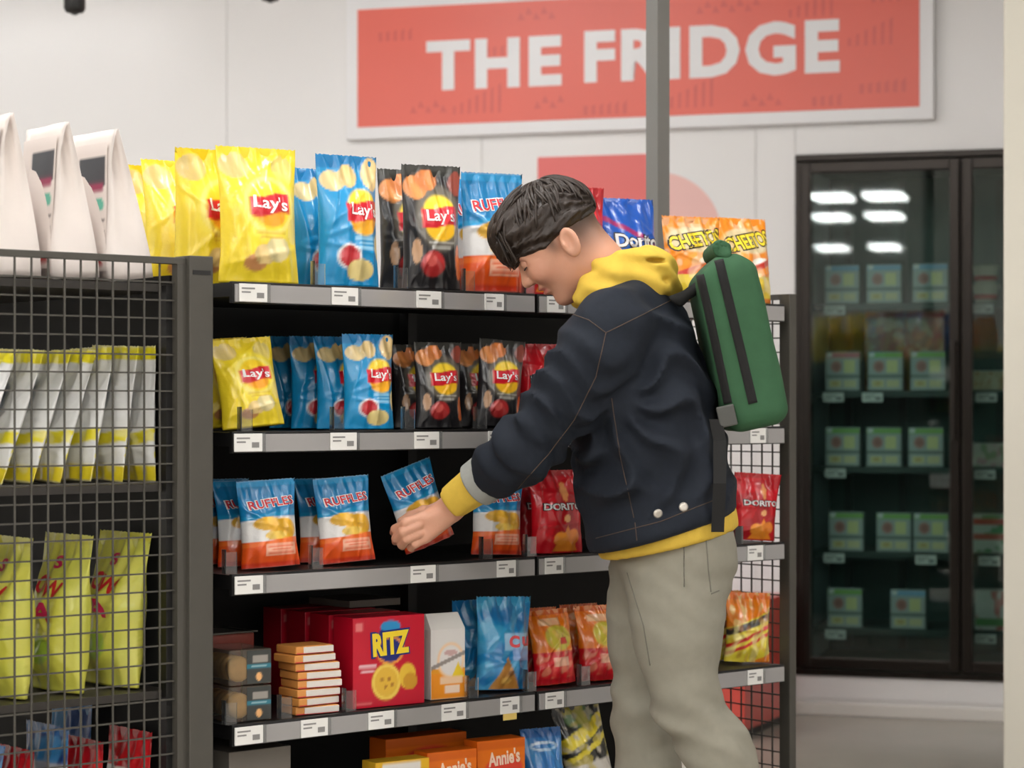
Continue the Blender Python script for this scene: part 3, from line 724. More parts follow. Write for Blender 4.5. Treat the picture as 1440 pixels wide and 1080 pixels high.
B('cheetos', 0, 974, .05, (1.0, .99), rz=-14, label='orange cheese snack bag on the top shelf beside the dark blue bag')
B('cheetos', 0, 1049, .04, (.92, 1.02), rz=-10, var=1, label='orange cheese snack bag at the wire panel end of the top shelf')
# second shelf
B('yellow', 1, 357, .06, (.8, .66), rz=-6, lean=10, roll=-5, label='small yellow potato chip bag at the front of the second shelf')
B('yellow', 1, 318, .14, (.8, .66), rz=-4, lean=8, var=1, roll=-4, label='small yellow potato chip bag behind another, second shelf')
B('blue', 1, 518, .05, (.83, .725), rz=-10, lean=2, label='small blue potato chip bag at the front of the second shelf')
B('blue', 1, 479, .13, (.83, .715), rz=-4, var=1, lean=2, label='small blue potato chip bag second in its row, second shelf')
B('blue', 1, 443, .205, (.83, .72), rz=-4, lean=3, label='small blue potato chip bag third in its row, second shelf')
B('blue', 1, 412, .29, (.83, .73), rz=-4, var=1, lean=3, label='small blue potato chip bag last in its row, second shelf')
B('black', 1, 617, .05, (.82, .69), rz=-12, lean=4, label='small black potato chip bag beside the blue ones, front of second shelf')
B('black', 1, 585, .13, (.8, .68), rz=-6, var=1, lean=4, label='small black potato chip bag in the rear row beside the blue bags, second shelf')
B('black', 1, 699, .05, (.8, .71), rz=-16, lean=2, roll=4, label="small black potato chip bag beside the man's sleeve, front of second shelf")
B('black', 1, 672, .13, (.8, .7), rz=-6, var=1, lean=4, label="small black potato chip bag in the rear row near the man's sleeve, second shelf")
B('dorred', 1, 764, .05, (.85, .73), rz=-10, label="red tortilla chip bag behind the man's sleeve on the second shelf")
B('cheetos', 1, 843, .08, (.8, .85), rz=-10, label="orange cheese snack bag behind the man's jacket on the second shelf")
# third shelf
B('ruffles', 2, 381, .055, (.88, .66), rz=-14, lean=5, roll=-3, label='small ridged chip bag at the post end, front of the third shelf')
B('ruffles', 2, 345, .135, (.88, .66), rz=-6, var=1, lean=5, label='small ridged chip bag at the post end, second in its row, third shelf')
B('ruffles', 2, 313, .215, (.88, .66), rz=-6, lean=4, label='small ridged chip bag at the post end, last in its row, third shelf')
B('ruffles', 2, 489, .055, (.86, .665), rz=-16, lean=6, roll=-4, label='small ridged chip bag standing upright beside the one being gripped')
B('ruffles', 2, 457, .135, (.86, .66), rz=-6, var=1, lean=4, label='small ridged chip bag in the rear row beside the one being gripped')
B('ruffles', 2, 605, .05, (.86, .66), rz=-10, lean=5, roll=-19, dz=.012, label="tilted small ridged chip bag in the man's grip")
B('ruffles', 2, 698, .055, (.86, .63), rz=-14, lean=4, roll=2, label="small ridged chip bag under the man's yellow cuff, third shelf")
B('dorred', 2, 782, .045, (.9, .72), rz=-12, lean=0, label="small red tortilla chip bag beside the man's jacket hem, third shelf")
B('dorred', 2, 756, .125, (.9, .7), rz=-6, lean=2, var=1, label='small red tortilla chip bag in the rear row, third shelf')
B('dorred', 2, 866, .06, (.9, .7), rz=-6, lean=2, label="small red tortilla chip bag behind the man's jacket, third shelf")
B('dorred', 2, 1056, .04, (.88, .63), rz=-16, lean=-3, roll=4, var=1, label='small red tortilla chip bag at the wire panel end of the third shelf')
# fourth shelf bags
B('tortilla', 3, 706, .05, (1, 1.0), rz=-14, lean=3, roll=2, label='bright blue bag with brown triangular chip at the front of the fourth shelf')
B('tortilla', 3, 672, .13, (1, .95), rz=-6, lean=3, var=1, label='bright blue bag in the rear row of the fourth shelf')
B('popped', 3, 780, .045, rz=-14, lean=4, roll=-3, label='orange and red snack bag beside the bright blue bag, fourth shelf')
B('popped', 3, 758, .115, rz=-6, lean=3, var=1, label='orange and red snack bag in the rear row beside the bright blue bag')
B('popped', 3, 843, .045, (1.05, 1.02), rz=-12, lean=3, label="orange and red snack bag beside the man's trousers, fourth shelf")
B('popped', 3, 816, .125, (1, 1.0), rz=-6, lean=3, var=1, label="orange and red snack bag in the rear row near the man's trousers")
B('puffs', 3, 1050, .06, (.95, .98), rz=-22, lean=2, roll=3, label='orange and yellow striped snack bag at the wire panel end of the fourth shelf')
B('puffs', 3, 1016, .14, (.95, .98), rz=-10, lean=3, var=1, label='orange and yellow striped snack bag in the rear row by the wire panel')
# bottom shelf bags
B('bluebag', 4, 767, .05, (1, .97), rz=-10, label='blue snack bag beside the orange boxes on the bottom shelf')
B('mixed', 4, 836, .06, (1.05, 1.05), rz=-14, roll=-12, dz=.01, label="tilted black and yellow snack bag near the man's knee, bottom shelf")
B('mixed', 4, 965, .06, (1.0, 1.0), rz=-6, var=1, label="black and yellow snack bag between the man's legs, bottom shelf")

# ------------------------------------------------------------------ boxes and packs on the fourth and bottom shelf
def put_box(name, cat, label, px, b, sh, wd, hg, dp, lay, side, texts=(), rz=0., group=None, dz=0., front=True, seed=0):
    t = empty(name, G(a_at(px, b), b, SHZ[sh]+.0012+dz), GA+math.radians(rz)); tag(t, label, cat, group)
    MB().box(-wd/2, wd/2, 0, dp, 0, hg, .0012).build('carton', side, t)
    if front:
        mk('printed_front', art_face(wd, hg, lay, seed, 46, 46, -.0006, .0008), M_print, t)
        for li, (s, cx, cv, tw, th, m, rot, bold) in enumerate(texts):
            flat_text(s, tw*wd, th*wd, bold, m, t, (cx*wd, -.0012-.0009*li, cv*hg), .0006, rot=rot)
    return t
M_ritz = mat('red_carton', (186, 14, 40), .35, coat=.2)
ritz = [('fill', (196, 14, 44)), ('ell', .02, .7, .2, .24, (24, 40, 120)), ('ell', .02, .89, .14, .07, (40, 140, 196)), ('ring', .02, .62, .2, .17, (236, 150, 60)), ('ell', -.04, .27, .2, .21, (226, 180, 60)), ('ring', -.04, .27, .2, .21, (240, 206, 90)), ('ell', .26, .32, .12, .15, (232, 190, 60)), ('ell', .3, .26, .1, .1, (206, 150, 40)),
        ('ell', -.1, .3, .025, .025, (176, 120, 40)), ('ell', 0, .3, .025, .025, (176, 120, 40)), ('ell', -.05, .22, .025, .025, (176, 120, 40)), ('ell', .04, .24, .025, .025, (176, 120, 40)), ('lines', -.3, .46, .12, 2, .06, (236, 200, 206)), ('rect', -.42, .9, .05, .05, (226, 120, 120)), ('lines', -.36, .05, .12, 1, .05, (226, 110, 110))]
ordw = ('at the front of the fourth shelf', 'second in its row, fourth shelf', 'third in its row, fourth shelf', 'last in its row, fourth shelf')
for k in range(4):
    put_box('cracker_box', 'cracker box', 'red cracker box '+ordw[k], 547-k*34, .02+k*.085, 3, .168, .176, .07, ritz, M_ritz,
            [('RITZ', .02, .7, .56, .31, NAVY, 3, .07), ('RITZ', .02, .7, .51, .27, YELI, 3, .05)], rz=-4, group='red cracker boxes on the fourth shelf', seed=3)
# grey carton lying on the rear cracker boxes
t = empty('flat_carton', G(a_at(500, .25), .25, SHZ[3]+.1792), GA); tag(t, 'flat grey carton lying on the rear red cracker boxes', 'carton')
MB().box(-.06, .07, -.06, .08, 0, .014, .001).build('carton', mat('grey_card', (120, 112, 104), .6, noise=.08), t)
# white gable carton
gl = [('fill', (226, 222, 218)), ('band', 0, .44, (240, 160, 40)), ('slant', 0, .36, .0, (244, 150, 30)), ('ell', .08, .55, .4, .44, (246, 206, 160)), ('ell', .08, .55, .34, .38, (232, 226, 222)), ('slant', .52, .58, .35, (150, 140, 136)), ('ell', .08, .66, .2, .07, (206, 170, 166)), ('tri', .3, .52, .3, .2, (240, 206, 50)), ('rect', .1, .26, .34, .09, (246, 206, 166)), ('rect', .12, .13, .22, .1, (248, 220, 196))]
t = empty('cracker_carton', G(a_at(630, .03), .03, SHZ[3]+.0012), GA-math.radians(6)); tag(t, 'white and orange gable-top carton beside the red cracker box, fourth shelf', 'carton')
M_wc = mat('white_carton', (226, 222, 216), .4)
bm = MB(); wd, hg, dp = .082, .14, .05
bm.box(-wd/2, wd/2, 0, dp, 0, hg, .001).build('carton', M_wc, t)
g = MB(); A = [(-wd/2, 0, hg), (wd/2, 0, hg), (wd/2, dp, hg), (-wd/2, dp, hg), (-wd/2*.94, dp*.45, hg+.03), (wd/2*.94, dp*.45, hg+.03), (wd/2*.94, dp*.55, hg+.03), (-wd/2*.94, dp*.55, hg+.03)]
vv = [g.bm.verts.new(q) for q in A]
for f in ((0, 1, 5, 4), (2, 3, 7, 6), (1, 2, 6, 5), (3, 0, 4, 7), (4, 5, 6, 7), (3, 2, 1, 0)): g.bm.faces.new([vv[i] for i in f])
g.build('gable_top', M_wc, t)
mk('printed_front', art_face(wd, hg, gl, 1, 36, 46, -.0006, .0008), M_print, t)
# clear cookie boxes, two stacked, and a dark one on top
cl = [('fill', (52, 54, 52)), ('rect', .05, .74, .3, .12, (146, 140, 132)), ('band', .44, .58, (40, 110, 126)), ('lines', 0, .52, .3, 1, .06, (150, 180, 186)), ('ell', 0, .2, .13, .15, (226, 170, 110))]
M_ck = mat('tan_cookie', (206, 162, 96), .7, noise=.25, nscale=60)
M_cb = mat_glass('clear_box', (.9, .9, .88), .08, 1.45, 1.1, .1, (200, 190, 170))
for k in range(2):
    t = empty('cookie_box', G(a_at(352, .02), .02, SHZ[3]+.0012+k*.068), GA-math.radians(6)); tag(t, ('clear cookie box with dark label at the bottom of its stack', 'clear cookie box with dark label stacked on the other')[k], 'cookie box', 'clear cookie boxes on the fourth shelf')
    MB().box(-.045, .045, 0, .12, 0, .066, .003).build('clear_shell', M_cb, t)
    for j in range(5): MB().lathe([(.02, 0), (.024, .006), (.024, .016), (.019, .02)], n=14).build('cookie', M_ck, t, True, loc=(-.02, .022+j*.021, .03), rot=(math.pi/2, 0, 0))
    mk('label_print', art_face(.052, .062, cl, k, 20, 24, -.0008, .0005), M_print, t, (.018, 0, .002))
t = empty('snack_tray', G(a_at(340, .12), .12, SHZ[3]+.0012), GA); tag(t, 'red-brown snack tray behind the clear cookie boxes', 'snack tray')
MB().box(-.07, .05, .03, .15, 0, .15, .004).build('tray', mat('red_brown_wrap', (122, 52, 42), .3, noise=.5, nscale=40), t)
MB().box(-.075, .055, .025, .155, .15, .154, .001).build('lid', M_cb, t)
# stack of flat cracker packs
M_or = mat('orange_wrap', (212, 142, 72), .3, noise=.12, nscale=30); M_rd = mat('red_wrap', (196, 60, 56), .35); M_lb = mat('pale_label', (214, 206, 198), .4, noise=.05, nscale=80)
for k in range(8):
    hgt = .0165
    t = empty('cracker_pack', G(a_at(448-(k > 5)*4+random.uniform(-2, 2), .02), .02, SHZ[3]+.0012+k*hgt), GA+math.radians(random.uniform(-8, 2)))
    tag(t, f'flat orange cracker pack with white label, {("lowest", "second", "third", "fourth", "fifth", "sixth", "seventh", "topmost")[k]} of the stack', 'cracker pack', 'stacked flat cracker packs')
    wd = .095 if k < 7 else .085
    MB().box(-wd/2, wd/2, 0, .07, .0004, hgt-.0008, .003).build('wrapper', M_or, t)
    MB().box(-wd*.3, wd*.5, -.0012, .02, .0022, hgt-.0026, .0008).build('white_label', M_lb, t)
    MB().box(-wd*.5+.002, wd*.5-.002, -.0005, .002, .001, .003).build('red_edge', M_rd, t)
# bottom shelf boxes
ann = [('fill', (232, 116, 20)), ('band', .9, 1, (216, 100, 20)), ('ell', .05, .68, .4, .2, (226, 70, 50)), ('rect', 0, .3, .3, .2, (240, 190, 110))]
M_ob = mat('orange_carton', (226, 104, 18), .4)
for k, (px, lb) in enumerate(((636, 'orange snack box beside the yellow box, bottom shelf'), (705, 'orange snack box beside the blue bag, bottom shelf'))):
    put_box('snack_carton', 'snack box', lb, px, .02, 4, .118, (.172, .182)[k], .05, ann, M_ob, [("Annie's", .05, .8, .66, .26, ORGI, 4, .03)], rz=-6, group='orange boxes on the bottom shelf', seed=5)
put_box('snack_carton', 'snack box', 'orange snack box in the rear row, bottom shelf', 600, .12, 4, .2, .19, .06, ann, M_ob, rz=-4)
yl = [('fill', (226, 176, 30)), ('rect', -.02, .6, .36, .5, (226, 222, 216)), ('rect', .02, .82, .1, .06, (196, 150, 110)), ('rect', .02, .66, .1, .16, (60, 70, 110))]
put_box('snack_carton', 'snack box', 'yellow and white snack box on the bottom shelf', 566, .02, 4, .125, .166, .05, yl, mat('yellow_carton', (220, 170, 40), .4), rz=-6, seed=2)
put_box('storage_carton', 'carton', 'plain grey carton on the bottom shelf by the post', 366, .04, 4, .14, .218, .2, yl, mat('grey_carton', (112, 106, 98), .6, noise=.06), front=False)

# ------------------------------------------------------------------ price tags and clear dividers on the shelf edges
def price_tag(sh, px, label, wide=.062, yellow=False):
    z = SHZ[sh]-.036
    t = empty('price_tag', G(a_at(px, -.0125), -.0125, z), GA); tag(t, label, 'price tag', f'price tags on the {SN[sh]} shelf edge')
    MB().box(-wide/2, wide/2, -.0012, .0012, .001, .034, .0006).build('card', M_tag, t)
    MB().box(-wide*.42, wide*.05, -.0016, -.0011, .024, .027).box(-wide*.42, -wide*.1, -.0016, -.0011, .017, .02).box(wide*.12, wide*.38, -.0016, -.0011, .008, .018).build('print', M_ink, t)
    MB().box(wide/2, wide/2+.007, -.0016, .0012, .0, .035, .0006).build('clip', M_clear, t)
    if yellow: MB().box(-wide*.35, wide*.35, -.001, .001, -.012, .001).build('offer_strip', mat('yellow_offer', (226, 196, 110), .5), t)
TAGS = [(0, 356, 'the yellow chip bags'), (0, 485, 'the blue chip bags'), (0, 603, 'the black chip bags'), (0, 695, 'the ridged chip bags'), (0, 782, "the red bags by the man's face"), (0, 1062, 'the cheese snack by the wire panel'),
        (1, 349, 'the small yellow chip bags'), (1, 483, 'the small blue chip bags'), (1, 600, 'the first small black chip bags'), (1, 700, "the black bags beside the man's sleeve"), (1, 796, "the gap under the man's arm"), (1, 1066, 'the wire panel end'),
        (2, 350, 'the ridged chip bags by the post'), (2, 595, 'the bag being gripped'), (2, 712, 'the ridged bag below the yellow cuff'), (2, 779, 'the red tortilla chip bags'), (2, 1062, 'the red bag by the wire panel'),
        (3, 350, 'the clear cookie boxes'), (3, 442, 'the flat cracker packs'), (3, 536, 'the red cracker boxes'), (3, 638, 'the white carton'), (3, 717, 'the bright blue bags'), (3, 780, 'the orange and red bags'), (3, 1062, 'the striped bag by the wire panel')]
for sh, px, what in TAGS:
    price_tag(sh, px, f'white price tag on {SN[sh]} shelf edge below {what}', .062 if px < 640 else .05, sh == 3 and px == 717)
DIV = [(0, 443), (0, 560), (0, 655), (0, 740), (1, 340), (1, 470), (1, 570), (1, 672), (1, 738), (2, 318), (2, 440), (2, 680), (2, 742), (2, 1035), (3, 318), (3, 396), (3, 487), (3, 660), (3, 742), (3, 818)]
dm = MB().box(-.0008, .0008, .0, .014, 0, .045).box(-.0008, .024, -.0008, .0008, 0, .04).mesh('divider')
for sh, px in DIV: mk('divider', dm, M_clear, su, (a_at(px, .0), .001, SHZ[sh]+.0025))

# ------------------------------------------------------------------ stock behind the wire mesh (faces along the end panel)
LR = GA-math.pi/2
def gusset_bag():
    """white paper bag, flat bottom, folded top, seen from its gusset side; front faces -y"""
    w_, h_, t_ = .155, .275, .085
    n = 22; V = []; rgs = random.Random(5)
    prof = []
    for j in range(n):
        v = j/(n-1); th = t_*(1-.93*max(0, (v-.12)/.88)**1.25); wd = w_*(1-.03*math.sin(v*math.pi)); gi = .028*max(0, (v-.15))*(1.3 if v > .15 else 0)
        ring = []
        K = 7
        for i in range(K+1): x = -1+2*i/K; ring.append((x*wd/2, -th/2-.006*math.sin(v*3.1)*(1-x*x)+.003*math.sin(9*v+4*x), v*h_))
        for i in range(1, 4): q = i/4; ring.append((wd/2-gi*math.sin(q*math.pi)+.003*math.sin(11*v+6*q), -th/2+th*q, v*h_))
        for i in range(K+1): x = 1-2*i/K; ring.append((x*wd/2, th/2+.005*math.sin(v*3.1)*(1-x*x), v*h_))
        for i in range(1, 4): q = i/4; ring.append((-wd/2+gi*math.sin(q*math.pi)+.003*math.sin(8*v+5*q), th/2-th*q, v*h_))
        prof.append(ring)
    m = len(prof[0]); V = [p for r in prof for p in r]
    Fc = [(j*m+i, j*m+(i+1) % m, (j+1)*m+(i+1) % m, (j+1)*m+i) for j in range(n-1) for i in range(m)]
    Fc += [tuple(range(m-1, -1, -1)), tuple((n-1)*m+i for i in range(m))]
    return pymesh('paper', V, Fc, True)
M_paper = mat('white_kraft_paper', (226, 216, 210), .65, noise=.05, nscale=12, bump=.3, bscale=40)
gb = gusset_bag()
lab_lay = [('fill', (222, 212, 206)), ('rect', .12, .78, .34, .2, (48, 52, 60)), ('rect', .2, .66, .2, .06, (150, 40, 80)), ('ell', .3, .52, .13, .09, (90, 180, 156)), ('lines', .1, .4, .34, 3, .09, (90, 80, 76)), ('rect', .2, .2, .26, .16, (140, 110, 96)), ('rect', .2, .08, .2, .06, (176, 60, 60))]
lab_me = art_face(.135, .235, lab_lay, 2, 30, 44, 0, 0)
for k, (px, rz, lb) in enumerate(((186, 0, 'white paper bag nearest the back panel, above the wire mesh'), (112, -4, 'white paper bag in the middle of its row, above the wire mesh'), (34, -10, 'white paper bag at the aisle side of its row, above the wire mesh'), (-43, -2, 'white paper bag at the very aisle edge above the wire mesh'))):
    b = .115
    t = empty('paper_bag', G(a_at(px, .04), b, LSZ[0]+.0012+(.0062, .0042, .0026, .0)[k]), LR+math.radians(rz), math.radians((7, 4, 2, 0)[k]), 0); tag(t, lb, 'paper bag', 'white paper bags above the wire mesh')
    t.scale = (1, 1, (.98, 1.0, 1.03, 1.0)[k])
    mk('paper', gb, M_paper, t)
    lo = mk('label_print', lab_me, M_print, t, (0, -.0475, .02), (-.05, 0, 0))
    lo.rotation_euler = (-.13, 0, 0)
for k, px in enumerate((212, 166, 121, 78, 37, -4, -45)):
    put_bag('chip_bag', 'whiteyel', G(a_at(px+10, .04), .125+.004*(k % 2), LSZ[1]+.0012), LR+math.radians((-1, 0, -1, 0, 1, 0, 0)[k]),
            f'white bag with yellow bands behind the wire mesh, {("first", "second", "third", "fourth", "fifth", "sixth", "seventh")[k]} from the back panel', 'snack bag', 'white and yellow bags behind the wire mesh', (1, .985), (1, 8, 14, 18, 20, 21, 21)[k], (0, 2, -1, 1, 0, 2, 0)[k], k % 3)
for k, px in enumerate((194, 118, 42, -34)):
    put_bag('chip_bag', 'lime', G(a_at(px, .04), .13, LSZ[2]+.0012), LR+math.radians((2, 0, -4, -4)[k]),
            f'yellow-green popcorn bag behind the wire mesh, {("first", "second", "third", "fourth")[k]} from the back panel', 'snack bag', 'yellow-green bags behind the wire mesh', (1, .98), (4, 3, 2, 2)[k], 0, k % 3)
for k, (px, kd, hh) in enumerate(((206, 'redbag', .96), (140, 'redbag', .93), (90, 'bluechip', 1.06), (40, 'redbag', .92), (-10, 'bluechip', .98))):
    put_bag('chip_bag', kd, G(a_at(px, .05), .12, LSZ[3]+.0012), LR, f'{"red" if kd == "redbag" else "blue"} snack bag at the bottom behind the wire mesh, {("first", "second", "third", "fourth", "fifth")[k]} from the back panel', 'snack bag', 'red and blue bags behind the wire mesh', (1, hh), 2, 0, k % 3)
put_bag('chip_bag', 'bluechip', G(a_at(100, .3), .31, LSZ[3]+.0012), LR, 'blue snack bag in the second file at the bottom behind the wire mesh', 'snack bag', 'red and blue bags behind the wire mesh', (1, 1.12), 2)
# ------------------------------------------------------------------ the man: implicit surfaces meshed by surface nets
def surf(fn, lo, hi, h):
    lo = np.array(lo, float); hi = np.array(hi, float); n = np.ceil((hi-lo)/h).astype(int)+1
    ax = [lo[i]+h*np.arange(n[i]) for i in range(3)]
    P = np.stack(np.meshgrid(*ax, indexing='ij'), -1).astype(np.float32)
    Fv = fn(P).astype(np.float32)
    ins = Fv < 0
    c = np.zeros(tuple(n-1), np.uint8)
    for dx in (0, 1):
        for dy in (0, 1):
            for dz in (0, 1): c += ins[dx:n[0]-1+dx, dy:n[1]-1+dy, dz:n[2]-1+dz]
    cell = (c > 0) & (c < 8)
    idx = np.full(cell.shape, -1, np.int64); ci = np.argwhere(cell); idx[cell] = np.arange(len(ci))
    acc = np.zeros((len(ci), 3)); cnt = np.zeros(len(ci))
    cor = [(x, y, z) for x in (0, 1) for y in (0, 1) for z in (0, 1)]
    for a in cor:
        for axx in range(3):
            if a[axx]: continue
            b = list(a); b[axx] = 1
            fa = Fv[ci[:, 0]+a[0], ci[:, 1]+a[1], ci[:, 2]+a[2]]; fb = Fv[ci[:, 0]+b[0], ci[:, 1]+b[1], ci[:, 2]+b[2]]
            m = (fa < 0) != (fb < 0); t = np.where(m, fa/np.where(m, fa-fb, 1), 0)
            p = np.tile(np.array(a, float), (len(ci), 1)); p[:, axx] += t
            acc[m] += p[m]; cnt += m
    V = lo+h*(ci+acc/cnt[:, None])
    Q = []
    for axx in range(3):
        u, v = (axx+1) % 3, (axx+2) % 3
        sl0 = [slice(None)]*3; sl1 = [slice(None)]*3; sl0[axx] = slice(0, -1); sl1[axx] = slice(1, None)
        A = ins[tuple(sl0)]; Bq = ins[tuple(sl1)]
        e = np.argwhere(A != Bq)
        e = e[(e[:, u] > 0) & (e[:, v] > 0) & (e[:, u] < n[u]-1) & (e[:, v] < n[v]-1)]
        fl = A[e[:, 0], e[:, 1], e[:, 2]]
        def g(du, dv):
            q = e.copy(); q[:, u] -= du; q[:, v] -= dv; return idx[q[:, 0], q[:, 1], q[:, 2]]
        q4 = np.stack([g(1, 1), g(0, 1), g(0, 0), g(1, 0)], 1)
        q4[~fl] = q4[~fl][:, ::-1]
        Q.append(q4)
    return V, np.concatenate(Q)

def ln(v): return np.sqrt((v*v).sum(-1))
def cap(P, a, b, ra, rb=None):
    a = np.array(a, np.float32); b = np.array(b, np.float32); rb = ra if rb is None else rb
    ba = b-a; h = np.clip(((P-a)@ba)/(ba@ba), 0, 1)
    return ln(P-a-h[..., None]*ba)-(ra+(rb-ra)*h)
def ell(P, c, r):
    q = P-np.array(c, np.float32); r = np.array(r, np.float32)
    k0 = ln(q/r); k1 = ln(q/(r*r))+1e-6
    return k0*(k0-1)/k1
def smin(a, b, k):
    h = np.clip(.5+.5*(b-a)/k, 0, 1); return b+(a-b)*h-k*h*(1-h)
def smax(a, b, k): return -smin(-a, -b, k)
def chain(P, pts, k=.02):
    d = None
    for (p, r), (q, s) in zip(pts, pts[1:]):
        e = cap(P, p, q, r, s); d = e if d is None else smin(d, e, k)
    return d
YC = 4.42
def pp(px, py, dy=0.):
    Y = YC+dy; return np.array(((px-CX)*Y/F, Y, CAMZ+(HY-py)*Y/F), np.float32)
def wob(P, seed, fr, amp, n=5):
    rg = np.random.RandomState(seed); s = 0
    for i in range(n):
        k = rg.randn(3)*fr; s = s+np.sin(P@k.astype(np.float32)+rg.rand()*6.28+.8*np.sin(P@(rg.randn(3)*fr*.5).astype(np.float32)))
    return amp*s/n
ROOT = Vector((pp(940, 700)[0], YC, 0))
man = empty('person', ROOT)
tag(man, 'person in dark denim jacket, yellow hoodie and grey trousers reaching for a chip bag', 'person')
def part(name, fn, lo, hi, h, m, parent=man, col=None, sm=2):
    V, Q = surf(fn, lo, hi, h)
    me = pymesh(name, V-np.array(ROOT), Q, True)
    if col is not None: set_col(me, col(V))
    o = mk(name, me, m, parent)
    if sm:
        bm = bmesh.new(); bm.from_mesh(me)
        for _ in range(sm): bmesh.ops.smooth_vert(bm, verts=bm.verts[:], factor=.5, use_axis_x=True, use_axis_y=True, use_axis_z=True)
        bm.to_mesh(me); bm.free()
    return o
def box_of(pts, pad):
    p = np.array(pts); return p.min(0)-pad, p.max(0)+pad

# ---- head frame: fwd / up / left(near the lens)
PIT = math.radians(40); YAW = math.radians(4)
HC = pp(783, 338, -.01)
hf = np.array((-math.cos(PIT), .07, -math.sin(PIT)), np.float32); hf /= np.linalg.norm(hf)
hl = np.cross(np.array((-math.sin(PIT), 0, math.cos(PIT))), hf); hl /= np.linalg.norm(hl)
hu = np.cross(hf, hl); HM = np.stack([hf, hu, hl]).astype(np.float32)      # rows
def hloc(P): return (P-HC)@HM.T
def hw_(f, u, l): return HC+f*HM[0]+u*HM[1]+l*HM[2]
NB = pp(872, 412, 0)        # neck base
def head(P):
    q = hloc(P); qs = q.copy(); qs[..., 2] = abs(q[..., 2])
    d = ell(q, (-.008, .028, 0), (.089, .08, .073))
    d = smin(d, ell(q, (.03, -.02, 0), (.055, .075, .058)), .03)              # face
    d = smin(d, cap(q*np.array((1, 1, .8), np.float32), (.0, -.062, 0), (.046, -.09, 0), .038, .021), .03)   # jaw and chin
    d = smin(d, ell(q, (.06, -.094, 0), (.016, .014, .018)), .014)
    d = smin(d, ell(qs, (.058, -.025, .036), (.024, .022, .02)), .02)         # cheek
    d = smin(d, ell(qs, (.073, .018, .024), (.014, .008, .024)), .012)        # brow
    d = smax(d, -ell(qs, (.087, .003, .031), (.013, .011, .016)), .01)        # eye socket
    d = smin(d, cap(q, (.078, .01, 0), (.097, -.026, 0), .008, .0105), .01)   # nose
    d = smin(d, ell(qs, (.088, -.03, .011), (.011, .008, .0075)), .005)
    d = smin(d, ell(q, (.078, -.052, 0), (.012, .0065, .022)), .006)          # lips
    d = smin(d, ell(q, (.075, -.064, 0), (.012, .0065, .019)), .006)
    d = smax(d, -ell(q, (.091, -.0583, 0), (.012, .0018, .02)), .003)
    # ears
    e = q.copy(); e[..., 2] = abs(e[..., 2])-.073
    ca, sa = math.cos(.25), math.sin(.25)
    ef = (e[..., 0]+.018)*ca+(e[..., 1]+.022)*sa; eu = -(e[..., 0]+.018)*sa+(e[..., 1]+.022)*ca
    E = np.stack([ef, eu, e[..., 2]-.35*np.clip(-ef, 0, .02)], -1)
    ear = ell(E, (0, 0, .003), (.0185, .031, .008))
    ear = smax(ear, -ell(E, (.003, .004, .012), (.0105, .019, .008)), .005)
    ear = smin(ear, ell(E, (.012, -.002, .006), (.005, .008, .005)), .004)
    d = smin(d, ear, .005)
    nk = cap(P, hw_(-.03, -.045, 0), NB, .053, .06)
    d = smin(d, nk, .025)
    return d
SKIN = np.array(lin((206, 152, 126))); LIP = np.array(lin((190, 108, 98))); HAIRC = np.array(lin((44, 34, 27)))
def skin_col(V):
    q = hloc(V.astype(np.float32)); f, u, l = q[:, 0], q[:, 1], abs(q[:, 2])
    c = np.tile(SKIN, (len(V), 1))
    lipm = ((1-sstep(.8, 1.1, np.sqrt(((u+.058)/.0135)**2+(l/.023)**2)))*sstep(.07, .078, f))[:, None]
    c = c*(1-lipm)+LIP*lipm
    warm = np.exp(-((f-.062)**2+(u+.03)**2+(l-.04)**2)/.0006)[:, None]*.25
    c = c*(1-warm)+np.array(lin((206, 120, 104)))*warm
    # clipped hair fading into the nape, sideburn
    fade = sstep(-.075, .0, u)*(1-sstep(-.045, -.005, f))*sstep(-.2, -.02, .0-f)
    sb = np.exp(-((f-.012)/.012)**2)*sstep(-.035, -.0, u)*(1-sstep(.02, .04, u))
    fade = np.clip(np.maximum(fade**.7, sb*.8)*.93, 0, 1)[:, None]*(l > -1)[:, None]
    earm = ((abs(q[:, 2]) > .0745) & (f > -.04) & (f < .01) & (u < .01))[:, None]
    fade = fade*(1-earm)
    c = c*(1-fade)+HAIRC*1.4*fade
    return c
def mat_skin():
    m = mat_print('skin', .48, .0, .12, 350.)
    b = m.node_tree.nodes['Principled BSDF']; b.inputs['Subsurface Weight'].default_value = .12; b.inputs['Subsurface Radius'].default_value = (.012, .005, .003)
    return m
M_skin = mat_skin()

# ---- hand (left hand, back of the hand toward the lens, gripping the bag)
HDY = .02
WR = pp(640, 709, HDY-.005)
def hd(px, py, dy): return pp(px, py, HDY+dy)
FING = [  # knuckle chain, radii
    [(hd(592, 728, -.012), .0105), (hd(570, 735, -.018), .0098), (hd(556, 744, .0), .0088), (hd(553, 749, .02), .0075)],
    [(hd(588, 739, -.016), .0105), (hd(567, 748, -.02), .0098), (hd(557, 757, .0), .0088), (hd(556, 762, .02), .0075)],
    [(hd(590, 750, -.014), .0102), (hd(572, 758, -.016), .0094), (hd(565, 766, .002), .0085), (hd(566, 769, .02), .0072)],
    [(hd(597, 758, -.008), .0095), (hd(584, 765, -.008), .0084), (hd(578, 770, .006), .0075), (hd(579, 772, .02), .0066)]]
THUMB = [(hd(618, 718, .012), .0125), (hd(596, 719, .024), .0112), (hd(577, 726, .032), .0098), (hd(564, 733, .034), .008)]
ELB = pp(742, 627, -.13)
